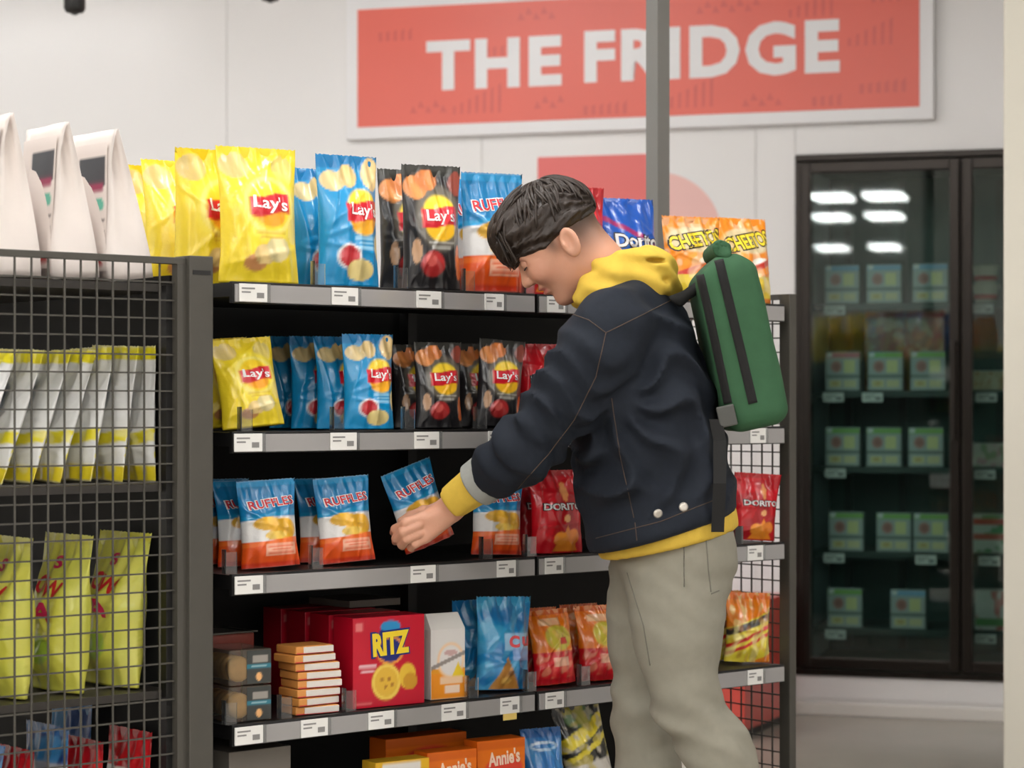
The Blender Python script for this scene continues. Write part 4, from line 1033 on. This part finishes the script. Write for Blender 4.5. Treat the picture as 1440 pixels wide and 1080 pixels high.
def hand(P):
    d = cap(P, ELB, WR, .045, .0265)
    palm = smin(cap(P, hd(634, 713, 0), hd(596, 731, -.004), .021, .017), cap(P, hd(632, 722, 0), hd(600, 752, -.002), .021, .0155), .012)
    palm = smin(palm, cap(P, hd(630, 714, .006), hd(612, 718, .012), .019, .014), .012)
    d = smin(d, palm, .014)
    fg = None
    for ch in FING:
        e = chain(P, ch, .004); fg = e if fg is None else np.minimum(fg, e)
    d = smin(d, fg, .0055)
    return smin(d, chain(P, THUMB, .005), .007)
# ---- body under the clothes, one mesh with head and hands
HIPN, KN, ANN = pp(955, 800, -.1), pp(966, 992, -.105), pp(1105, 1240, -.11)
HIPF, KF, ANF = pp(918, 800, .09), pp(906, 1000, .095), pp(906, 1305, .1)
SHN = pp(856, 468, -.175); SHF = pp(856, 468, .175); ELF = pp(884, 640, .215); WRF = pp(880, 676, .19)
CH = [(pp(893, 455), .085), (pp(900, 540), .1), (pp(915, 640), .105), (pp(938, 755), .084)]
def ysc(P, k, y0=YC):
    q = P.copy(); q[..., 1] = (q[..., 1]-y0)/k+y0; return q
def core(P):
    d = chain(ysc(P, 1.35), CH, .05)
    d = smin(d, cap(P, NB, pp(885, 450), .055, .07), .04)
    d = smin(d, cap(P, SHF, ELF, .045, .036), .03); d = smin(d, cap(P, ELF, WRF, .036, .026), .02)
    d = smin(d, ell(P, WRF+np.array((-.01, 0, -.05), np.float32), (.03, .02, .05)), .02)
    d = smin(d, chain(P, [(HIPN, .075), (KN, .048), (ANN, .036)], .03), .04)
    return smin(d, chain(P, [(HIPF, .075), (KF, .048), (ANF, .036)], .03), .04)
parts3 = []
lo, hi = box_of([hw_(-.11, .13, 0), hw_(.12, -.12, 0), NB], .06); lo[1] = HC[1]-.1; hi[1] = HC[1]+.1
parts3.append(surf(head, lo, hi, .0032))
lo, hi = box_of([WR]+[p for c in FING for p, r in c]+[p for p, r in THUMB]+[pp(690, 672, -.07)], .03)
parts3.append(surf(hand, lo, hi, .0026))
lo, hi = box_of([c for c, r in CH]+[SHF, ELF, WRF, KN, KF, ANN, ANF, HIPN], .13)
parts3.append(surf(core, lo, hi, .013))
V = np.concatenate([p[0] for p in parts3]); off = np.cumsum([0]+[len(p[0]) for p in parts3])
Q = np.concatenate([p[1]+off[i] for i, p in enumerate(parts3)])
me = pymesh('body', V-np.array(ROOT), Q, True); set_col(me, skin_col(V))
bm = bmesh.new(); bm.from_mesh(me)
bmesh.ops.smooth_vert(bm, verts=bm.verts[:], factor=.5, use_axis_x=True, use_axis_y=True, use_axis_z=True); bm.to_mesh(me); bm.free()
body = mk('body', me, M_skin, man); body['label'] = 'bare face, neck and hand'
# ---- eyes, brows
M_eye = mat('eye_white', (226, 216, 210), .2, coat=.5); M_brow = mat('brow_hair', (36, 27, 22), .7)
HR = Matrix(HM.tolist()).transposed().to_euler()
def hpt(f, u, l): return Vector(hw_(f, u, l).tolist())-ROOT
for s in (-1, 1):
    e = MB().lathe([(.002, -.0112), (.007, -.009), (.0108, -.003), (.0108, .003), (.007, .009), (.002, .0112)], n=16).build('eye', M_eye, man, True, loc=hpt(.0712, .002, .0305*s))
    ir = MB().lathe([(.0045, -.001), (.0045, .0005), (.001, .0012)], n=14).build('iris', mat('brown_iris', (40, 26, 20), .2, coat=1), e, True)
    ir.location = Vector((HM[0]*.0104).tolist())-Vector((HM[1]*.003).tolist()); ir.rotation_euler = Vector(HM[0].tolist()).to_track_quat('Z', 'Y').to_euler()
    MB().tube([hpt(.0905, .0165, .012*s), hpt(.0895, .0205, .024*s), hpt(.0825, .021, .036*s), hpt(.073, .0165, .046*s)], [.0018, .0032, .003, .0012], 6).build('eyebrow', M_brow, man, True)
    MB().tube([hpt(.0815, -.0035, .0205*s), hpt(.0842, -.0055, .0305*s), hpt(.0765, -.0035, .0405*s)], [.0012, .0016, .0012], 6).build('eyelash', mat('lash_hair', (40, 28, 24), .6), man, True)
    MB().lathe([(.0035, .0135), (.0085, .0105), (.0122, .004), (.0124, -.002), (.0118, -.0045), (.0105, -.004)], n=18).build('eyelid', mat('eyelid_skin', (206, 152, 126), .5), man, True, loc=hpt(.0712, .002, .0305*s), rot=Vector((HM[1]*.8+HM[0]*.6).tolist()).to_track_quat('Z', 'Y').to_euler())
# ---- hair
M_hair = mat('dark_brown_hair', (40, 28, 20), .5, noise=.35, nscale=160, bump=.5, bscale=240, stretch=(1, 1, .25))
hx = np.array([-.13, -.085, -.05, -.03, .02, .032, .046, .07, .09, .13]); hy = np.array([.0, -.006, -.002, .002, .0, -.008, .0, .012, .016, .02])
def hair(P):
    q = hloc(P)
    d = ell(q, (-.007, .032, 0), (.0985, .0865, .081))
    d = smin(d, ell(q, (.052, .07, .0), (.05, .042, .06)), .03)
    d = smin(d, ell(q, (.086, .04, -.005), (.021, .032, .05)), .02)
    a = np.arctan2(q[..., 2], q[..., 1]-.01)
    d = d+.0034*np.sin(a*17+q[..., 0]*60+2*np.sin(q[..., 0]*45+a*3))+.0016*np.sin(a*41-q[..., 0]*95)+.001*np.sin(a*70+q[..., 0]*50)
    line = np.interp(q[..., 0], hx, hy).astype(np.float32)
    jag = .004*np.sin(q[..., 2]*190+q[..., 0]*90)*sstep(.03, .06, q[..., 0])
    d = smax(d, (line+jag)-q[..., 1], .006)
    # open the temple in front of the ear
    tp = q.copy(); tp[..., 2] = abs(tp[..., 2])
    d = smax(d, -ell(tp, (.046, -.006, .088), (.022, .014, .03)), .008)
    return d
lo, hi = box_of([hw_(f, u, l) for f in (-.11, .12) for u in (-.02, .13) for l in (-.09, .09)], .005)
part('hair', hair, lo, hi, .0034, M_hair, sm=1)
# loose locks over the forehead and crown
lk = MB(); rl = random.Random(2)
for i in range(90):
    l = rl.uniform(-.06, .06); f0 = rl.uniform(-.02, .05); f1 = rl.uniform(.085, .104)
    top = .117-abs(l)**2*9
    pts = []
    for t in np.linspace(0, 1, 7):
        f = f0+(f1-f0)*t; base = .032+.0905*math.sqrt(max(0, 1-((f+.007)/.118)**2-(l/.095)**2))
        u = base+.004 if t < .7 else base-(t-.7)*rl.uniform(.1, .17)
        pts.append(hpt(f+.004*math.sin(i+3*t), max(u, .012), l+.006*math.sin(i*1.7+2*t)))
    lk.tube(pts, [.0012, .0028, .0032, .0032, .0028, .002, .0008], 5)
for i in range(230):
    az = rl.uniform(-math.pi, math.pi); pts = []; tw = rl.uniform(-.35, .35); t0 = rl.uniform(.1, .9); lift = rl.uniform(.0, .0035)
    for t in np.linspace(t0, t0+rl.uniform(.45, .8), 7):
        a2 = az+tw*(t-t0)
        # directions measured from a crown point at the back of the head
        v = Vector((-.35*math.cos(t)+math.sin(t)*math.cos(a2), math.cos(t)+.35*math.sin(t)*math.cos(a2), math.sin(t)*math.sin(a2))); v.normalize()
        f, u, l = -.007+.0985*v.x, .032+.0865*v.y, .081*v.z
        if u < float(np.interp(f, hx, hy))+.004: break
        k = 1+(lift+.0006)/.09
        pts.append(hpt(-.007+.0985*v.x*k, .032+.0865*v.y*k, .081*v.z*k))
    if len(pts) >= 4:
        n_ = len(pts); lk.tube(pts, [.0006+.0024*math.sin(math.pi*(j+.5)/n_) for j in range(n_)], 5)
lk.build('hair_locks', M_hair, man, True)['kind'] = 'stuff'

# ---- jacket
M_denim = mat('dark_indigo_denim', (27, 32, 41), .82, noise=.22, nscale=90, bump=.25, bscale=900, spec=.25)
HEM0, HEM1 = pp(832, 778), pp(1036, 716)
hn = np.array((-(HEM1-HEM0)[2], 0, (HEM1-HEM0)[0]), np.float32); hn /= np.linalg.norm(hn)       # points up
CUFF = pp(684, 672, -.045); CUFFF = pp(880, 690, .19)
TOR = [(pp(890, 452), .088), (pp(893, 500), .112), (pp(903, 575), .134), (pp(916, 660), .14), (pp(929, 740), .135), (pp(931, 800), .132)]
SLN = [(pp(858, 462, -.165), .07), (pp(840, 500, -.17), .074), (pp(802, 553, -.155), .066), (ELB, .057), (pp(712, 652, -.085), .05), (pp(690, 668, -.05), .0445)]
SLF = [(pp(858, 462, .165), .07), (pp(868, 560, .2), .062), (ELF, .054), (CUFFF, .044)]
def seg_t(P, a, b):
    ba = b-a; return np.clip(((P-a)@ba)/(ba@ba), 0, 1)
def jacket(P):
    q = ysc(P, 1.42)
    d = chain(q, TOR, .05)
    d = smin(d, cap(ysc(P, 1.0), pp(882, 432, -.05), pp(858, 460, -.15), .055, .066), .05)
    d = smin(d, cap(P, pp(882, 432, .05), pp(858, 460, .15), .055, .066), .05)
    d = d+wob(P*np.array((1, .5, 1.3), np.float32), 11, 26, .006)
    AP = pp(868, 560, -.17); r_ = P-AP; ang = np.arctan2(r_[..., 2], r_[..., 0]); rr_ = np.hypot(r_[..., 0], r_[..., 2])
    rid = 1-2*abs(np.sin(ang*4.6+9*rr_+1.2*np.sin(rr_*30+P[..., 1]*12)))
    d = d-.011*rid*sstep(.02, .07, rr_)*(1-sstep(.16, .27, rr_))*(P[..., 1] < YC)
    rid2 = 1-2*abs(np.sin(P[..., 2]*34-P[..., 0]*16+1.3*np.sin(P[..., 0]*22+P[..., 1]*9)))
    d = d-.0065*rid2*np.exp(-((P[..., 2]-pp(0, 660)[2])/.09)**2)
    sl = chain(P, SLN, .035)
    # creases bunching toward the elbow, running across the arm
    t = (P-SLN[0][0])@((SLN[-1][0]-SLN[0][0])/np.linalg.norm(SLN[-1][0]-SLN[0][0]))
    cr = np.sin(t*95+14*P[..., 2]+2.2*np.sin(P[..., 1]*40+P[..., 0]*22))
    cr2 = 1-2*abs(np.sin(t*40-18*P[..., 2]+1.6*np.sin(P[..., 1]*30+P[..., 0]*30)))
    sl = sl+.007*cr*np.exp(-((t-.27)/.12)**2)-.0085*cr2*np.exp(-((t-.14)/.12)**2)+wob(P, 5, 38, .004)
    d = smin(d, sl, .006+.03*sstep(pp(0, 520)[2], pp(0, 455)[2], P[..., 2]))
    d = smin(d, chain(P, SLF, .03)+wob(P, 6, 36, .003), .028)
    # armhole crease
    cu = (P-CUFF)@((CUFF-ELB)/np.linalg.norm(CUFF-ELB))
    near = ln(P-CUFF) < .13
    d = np.where(near, smax(d, cu, .006), d)
    hem = -((P-HEM0)@hn)
    far = (ln(P-CUFFF) > .2) | (P[..., 1] < YC+.13)
    hd_ = smax(d, hem, .008)
    d = np.where(ln(P-CUFF) < .16, d, hd_)
    # hem band stands a little proud
    bandd = abs((P-HEM0)@hn-.022)
    d = d-.003*(1-sstep(.015, .021, bandd))*(ln(P-CUFF) > .16)
    return d
allp = [p for p, r in TOR[:5]]+[p for p, r in SLN]+[p for p, r in SLF]
lo, hi = box_of(allp, .16)
jk = part('denim_jacket', jacket, lo, hi, .0072, M_denim, sm=2); jk['label'] = 'dark indigo denim trucker jacket'
# rolled grey cuff lining, hoodie cuff, hoodie hem
M_lining = mat('grey_cuff_lining', (146, 147, 142), .8, noise=.08, nscale=120, bump=.2, bscale=700)
M_hood = mat('mustard_fleece', (208, 174, 70), .85, noise=.1, nscale=70, bump=.25, bscale=600, spec=.2)
c0 = pp(692, 666, -.045); c1 = pp(668, 683, -.028); c2 = pp(634, 708, -.004)
def ring_part(P, a, b, ra, rb, edge=.003):
    ax = (b-a)/np.linalg.norm(b-a); L = np.linalg.norm(b-a); t = (P-a)@ax
    rad = ln(P-a-t[..., None]*ax); r = ra+(rb-ra)*np.clip(t/L, 0, 1)
    d = rad-r
    return smax(smax(d, -t, edge), t-L, edge)
lo, hi = box_of([c0, c1, c2], .07)
part('jacket_cuff', lambda P: ring_part(P, c0, c1, .0485, .046), lo, hi, .003, M_lining, sm=1)
cc = c1+(c1-c2)*.4
part('hoodie_cuff', lambda P: ring_part(P, cc, c2, .041, .0325, .006)+.0009*np.sin(P@np.array((130, 260, 90), np.float32)), lo, hi, .003, M_hood, sm=1)
def hoodhem(P):
    d = chain(ysc(P, 1.42), [(p+np.array((.011, 0, 0), np.float32), r-.009) for p, r in TOR[3:]], .05)
    t = (P-HEM0)@hn
    d = smax(d, t-.01, .004)
    bot = pp(870, 781); bot2 = pp(1036, 741); n2 = np.array((-(bot2-bot)[2], 0, (bot2-bot)[0]), np.float32); n2 /= np.linalg.norm(n2)
    return smax(d, -((P-bot)@n2), .006)+.0006*np.sin(P[..., 0]*400)
lo, hi = box_of([HEM0, HEM1, pp(930, 800)], .02); lo[1] = YC-.23; hi[1] = YC+.23; lo[0] -= .05; hi[0] += .05
part('hoodie_hem', hoodhem, lo, hi, .0055, M_hood)
# ---- hood bunched round the neck
def hood(P):
    q = P
    # layered folds: arcs round the back of the neck
    d = None
    def arc(pb, drop, hw, r, k=7):
        a = []
        for s in np.linspace(-1, 1, k):
            ang = s*math.pi*.86
            x = pb[0]+(pb[1]-pb[0])*(.5+.5*math.cos(ang)) ; y = YC+hw*math.sin(ang)/math.sin(math.pi*.5) if abs(ang) < 1.57 else YC+hw*math.copysign(1, s)*(1-.25*(abs(ang)-1.57))
            z = pb[2]+(pb[3]-pb[2])*(.5+.5*math.cos(ang))-drop*abs(s)
            a.append((np.array((x, y, z), np.float32), r*(1-.25*abs(s))))
        return chain(P, a, .02)
    X = lambda px: (px-CX)*YC/F
    Z = lambda py: CAMZ+(HY-py)*YC/F
    for pb, drop, hw, r in (((X(812), X(936), Z(418), Z(404)), .0, .098, .026), ((X(824), X(926), Z(398), Z(384)), .0, .094, .025), ((X(838), X(915), Z(378), Z(366)), .0, .086, .022)):
        e = arc(pb, drop, hw, r); d = e if d is None else smin(d, e, .016)
    # pouch of the hood lying on the upper back
    d = smin(d, ell(P, pp(915, 372), (.046, .1, .028)), .02)
    d = smin(d, ell(P, pp(925, 396), (.038, .09, .03)), .014)
    d = d+.003*np.sin(P[..., 2]*150+P[..., 0]*60+2.5*np.sin(P[..., 1]*22+P[..., 0]*14))
    d = smax(d, -ell(P, pp(940, 393, -.095), (.014, .03, .007)), .008)
    d = smax(d, -ell(P, pp(930, 366, -.1), (.03, .03, .005)), .008)
    # opening for the neck
    d = smax(d, -cap(P, hw_(-.025, -.03, 0), NB+np.array((.0, 0, .02), np.float32), .05, .05), .012)
    return d
lo, hi = box_of([pp(806, 430), pp(955, 336)], .03); lo[1] = YC-.15; hi[1] = YC+.15
hdp = part('hood', hood, lo, hi, .0045, M_hood); hdp['label'] = 'mustard yellow hood bunched round the neck'
# ---- trousers
M_trs = mat('grey_twill', (139, 135, 122), .85, noise=.08, nscale=60, bump=.2, bscale=900, spec=.2)
TN = [(pp(960, 786, -.075), .099), (pp(951, 850, -.095), .081), (pp(953, 900, -.1), .075), (pp(966, 990, -.105), .058), (pp(1008, 1055, -.107), .057), (pp(1060, 1150, -.11), .056), (pp(1100, 1232, -.11), .05)]
TF = [(pp(930, 790, .07), .095), (pp(917, 850, .085), .081), (pp(914, 900, .09), .075), (pp(910, 1000, .095), .064), (pp(911, 1080, .097), .058), (pp(909, 1190, .1), .056), (pp(907, 1296, .1), .054)]
def trs(P):
    d = chain(P, TN, .04)
    d2 = chain(P, TF, .04)
    wa = chain(ysc(P, 1.35), [(pp(946, 752), .113), (pp(947, 785), .113)], .03)
    d = d+.004*np.exp(-((P[..., 2]-pp(0, 1005)[2])/.06)**2)*np.sin(P[..., 2]*115+P[..., 0]*45+1.5*np.sin(P[..., 1]*40))
    d2 = d2+.003*np.exp(-((P[..., 2]-pp(0, 1000)[2])/.08)**2)*np.sin(P[..., 2]*100-P[..., 0]*40)
    d = smin(d, d2, .007)
    d = smin(d, wa, .045)
    d = d-.003*(1-2*abs(np.sin(P[..., 2]*38+P[..., 0]*26+1.4*np.sin(P[..., 0]*25+P[..., 1]*18))))*(.35+np.exp(-((P[..., 2]-pp(0, 1010)[2])/.06)**2))+wob(P*np.array((1, 1, 1.6), np.float32), 21, 30, .003)+.0018*np.sin(P[..., 2]*130+P[..., 0]*60+2*np.sin(P[..., 0]*30+P[..., 1]*20))*np.exp(-((P[..., 2]-pp(0, 820)[2])/.1)**2)
    d = smax(d, P[..., 2]-pp(0, 748)[2]-.32*(P[..., 0]-pp(945, 0)[0]), .004)
    return smax(d, .1-P[..., 2], .004)
lo, hi = box_of([pp(850, 740), pp(1050, 760), TN[-1][0], TF[-1][0]], .07); lo[1] = YC-.22; hi[1] = YC+.22; lo[2] = .07
tr = part('trousers', trs, lo, hi, .008, M_trs, sm=2)
# ---- shoes
M_shoe = mat('white_sneaker', (206, 204, 198), .5, noise=.05); 
def shoe(P, ank, pitch):
    q = P-np.array((ank[0], ank[1], 0), np.float32)
    c, s = math.cos(pitch), math.sin(pitch)
    x = q[..., 0]+.17; z = q[..., 2]
    Q2 = np.stack([x*c+z*s-.17, q[..., 1], -x*s+z*c], -1)
    d = smin(ell(Q2, (-.13, 0, .03), (.09, .046, .04)), ell(Q2, (-.02, 0, .05), (.085, .042, .06)), .04)
    d = smin(d, ell(Q2, (.01, 0, .09), (.05, .04, .05)), .03)
    return smax(d, -Q2[..., 2]+.002, .004)
for ank, pit, nm_ in ((ANF, 0., 'shoe'), (ANN, .42, 'shoe')):
    a = np.array((ank[0], ank[1], 0)); lo = a-np.array((.3, .08, .03)); hi = a+np.array((.14, .08, .28))
    part('shoe', lambda P: shoe(P, ank, -pit), lo, hi, .006, M_shoe, sm=1)
# ---- stitching, buttons, pocket seams laid on the cloth
def bvh_of(o):
    dg = bpy.context.evaluated_depsgraph_get()
    return BVHTree.FromPolygons([v.co+ROOT for v in o.data.vertices], [tuple(p.vertices) for p in o.data.polygons])
def on_surf(bv, px, py):
    dr = Vector(((px-CX)/F, 1, (HY-py)/F)).normalized(); o = Vector((0, 0, CAMZ))
    h = bv.ray_cast(o, dr)
    return (h[0], h[1]) if h[0] is not None else None
bj = bvh_of(jk); bt = bvh_of(tr)
M_st = mat('tan_topstitch', (78, 62, 50), .8)
def seam_line(bv, pts, r, m, parent, name='stitching', n=14, lift=.0004):
    out = []
    for (x0, y0), (x1, y1) in zip(pts, pts[1:]):
        for k in range(n):
            t = k/n; h = on_surf(bv, x0+(x1-x0)*t, y0+(y1-y0)*t)
            if h and (not out or (h[0]-ROOT-out[-1]).length < .06): out.append(h[0]+h[1]*lift-ROOT)
    if len(out) > 3: MB().tube(out, r, 5).build(name, m, parent, True)
for ln_ in ([(952, 418), (905, 442), (852, 468), (828, 450), (800, 440)], [(852, 468), (838, 530), (808, 590), (770, 640), (725, 690)],
            [(860, 560), (872, 640), (893, 735)], [(838, 757), (930, 733), (1012, 700)], [(893, 735), (896, 762)]):
    seam_line(bj, ln_, .0009, M_st, jk)
M_btn = mat('pewter_button', (196, 190, 180), .3, metal=.6)
for px, py in ((925, 722), (961, 713)):
    h = on_surf(bj, px, py)
    if h: MB().lathe([(.0085, 0), (.009, .002), (.006, .0038), (.003, .0032)], n=16).build('button', M_btn, jk, True, loc=h[0]-ROOT, rot=h[1].to_track_quat('Z', 'Y').to_euler())
M_trd = mat('grey_seam', (110, 107, 97), .85)
for ln_ in ([(993, 760), (996, 800), (1000, 835)], [(1000, 835), (1012, 830)], [(962, 760), (962, 830)], [(882, 805), (905, 880), (915, 940)]):
    seam_line(bt, ln_, .0012, M_trd, tr, 'seam')

# ------------------------------------------------------------------ green roll-top backpack on his back
bpk = empty('backpack', Vector(pp(1030, 600).tolist())); tag(bpk, 'dark green roll-top backpack with black straps on his back', 'backpack')
BR = Vector(bpk.location)
ax0 = pp(1058, 594); ax1 = pp(1007, 356)
bu = (ax1-ax0)/np.linalg.norm(ax1-ax0); bf = np.array((bu[2], 0, -bu[0]), np.float32)     # bf points away from the back
M_green = mat('green_canvas', (48, 86, 57), .75, noise=.14, nscale=40, bump=.2, bscale=800, spec=.3)
M_bstrap = mat('black_webbing', (18, 17, 16), .9, noise=.15, nscale=80)
BH = float(np.linalg.norm(ax1-ax0))
def bloc(P):
    q = P-ax0; return np.stack([q@bf, q[..., 1], q@bu], -1)
def rbox(q, hx, hy, hz, r):
    a = np.stack([abs(q[..., 0])-hx+r, abs(q[..., 1])-hy+r, abs(q[..., 2])-hz+r], -1)
    return ln(np.maximum(a, 0))+np.minimum(a.max(-1), 0)-r
def pack(P):
    q = bloc(P); t = q[..., 2]/BH
    th = .061-.04*sstep(.84, 1.03, t)+.002*np.sin(t*5); wd = .14-.01*sstep(.8, 1, t)
    q2 = np.stack([(q[..., 0]-.008*sstep(.8, 1, t))*.056/th, q[..., 1]*.14/wd, q[..., 2]-BH*.47], -1)
    d = rbox(q2, .056, .14, BH*.5, .03)
    d = d+wob(P, 31, 24, .0035)
    d = smax(d, .005-hood(P), .003)
    return smax(d, .005-jacket(P), .003)
def part_b(name, fn, lo, hi, h, m):
    Vb, Qb = surf(fn, lo, hi, h); me = pymesh(name, Vb-np.array(BR), Qb, True); return mk(name, me, m, bpk)
lo, hi = box_of([ax0, ax1], .1); lo[1] = YC-.17; hi[1] = YC+.17
bag_o = part_b('bag_body', pack, lo, hi, .0055, M_green)
def roll(P):
    a, b = pp(1015, 349, -.118), pp(1015, 349, .118)
    q = P-a; r = np.hypot(q[..., 0], q[..., 2]*1.12); th = np.arctan2(q[..., 2], q[..., 0])
    sp = np.abs(((r-.0032*(th/math.pi))/.0064) % 1-.5)                    # rolled layers show at the ends
    end = np.abs(P[..., 1]-YC)-.118
    d = smax(r-.0185-.0012*np.sin(th*3+1), end, .004)
    d = d+.003*(1-sstep(.05, .2, sp))*sstep(-.012, .0, end)
    return smin(d, cap(P, pp(1022, 360, -.112), pp(1024, 372, -.11), .011, .008), .01)+wob(P, 8, 40, .0015)
lo, hi = box_of([pp(1015, 349, -.13), pp(1015, 349, .13), pp(1024, 375)], .03)
ro = part_b('roll_top', roll, lo, hi, .0036, M_green)
bbv = BVHTree.FromPolygons([v.co+BR for v in bag_o.data.vertices], [tuple(p.vertices) for p in bag_o.data.polygons])
def strap(pts, wd, m, name, n=16):
    """flat webbing laid on the pack along a line of image-plane points"""
    L = []
    for (x0, y0), (x1, y1) in zip(pts, pts[1:]):
        for k in range(n):
            t = k/n; x, y = x0+(x1-x0)*t, y0+(y1-y0)*t
            dx, dy = (x1-x0), (y1-y0); q = math.hypot(dx, dy); nx, ny = -dy/q*wd/2, dx/q*wd/2
            row = []
            for s in (-1, -.33, .33, 1):
                dr = Vector(((x+nx*s-CX)/F, 1, (HY-y-ny*s)/F)).normalized(); h = bbv.ray_cast(Vector((0, 0, CAMZ)), dr)
                row.append(h[0]+h[1]*.0018-BR if h[0] is not None else None)
            if all(r is not None for r in row): L.append(row)
    if len(L) < 3: return
    V = [p for r in L for p in r]; Fc = [(4*j+i, 4*j+i+1, 4*j+4+i+1, 4*j+4+i) for j in range(len(L)-1) for i in range(3)]
    o = mk(name, pymesh(name, V, Fc, True), m, bpk)
    md = o.modifiers.new('thickness', 'SOLIDIFY'); md.thickness = .003
    return o
strap([(1011, 366), (1024, 420), (1042, 495), (1060, 572)], 13, M_bstrap, 'side_webbing')
strap([(984, 384), (995, 430), (1010, 500), (1025, 572)], 11, M_bstrap, 'back_piping')
# lower adjuster strap with buckle, hanging loose
pb = [Vector(pp(1006, 590, -.145).tolist())-BR, Vector(pp(1012, 620, -.155).tolist())-BR, Vector(pp(1012, 680, -.19).tolist())-BR, Vector(pp(1009, 748, -.185).tolist())-BR]
def ribbon(pts, wd, th, name, m):
    V = []; 
    for p in pts: V += [p+Vector((-wd/2, 0, 0)), p+Vector((wd/2, 0, 0))]
    Fc = [(2*i, 2*i+1, 2*i+3, 2*i+2) for i in range(len(pts)-1)]
    o = mk(name, pymesh(name, V, Fc), m, bpk); md = o.modifiers.new('thickness', 'SOLIDIFY'); md.thickness = th; return o
ribbon(pb, .024, .003, 'loose_strap', M_bstrap)
MB().box(-.017, .017, -.005, .005, -.02, .02, .003).build('buckle', mat('grey_buckle', (70, 70, 66), .45), bpk, loc=Vector(pp(1022, 585, -.146).tolist())-BR, rot=(0, -.22, 0))
# shoulder straps from the pack over the shoulders, under the hood
for s in (-1, 1):
    pts = [pp(984, 402, .06*s), pp(955, 422, .07*s), pp(915, 425, .09*s), pp(880, 436, .1*s)]
    def sstrap(P):
        d = chain(P, [(p, .011) for p in pts], .01)
        d = smax(d, .006-jacket(P), .002); d = smax(d, .006-hood(P), .002); d = smax(d, .005-core(P), .002)
        return smax(d, .005-head(P), .002)
    lo, hi = box_of(pts, .02); part_b('shoulder_strap', sstrap, lo, hi, .0036, M_bstrap)
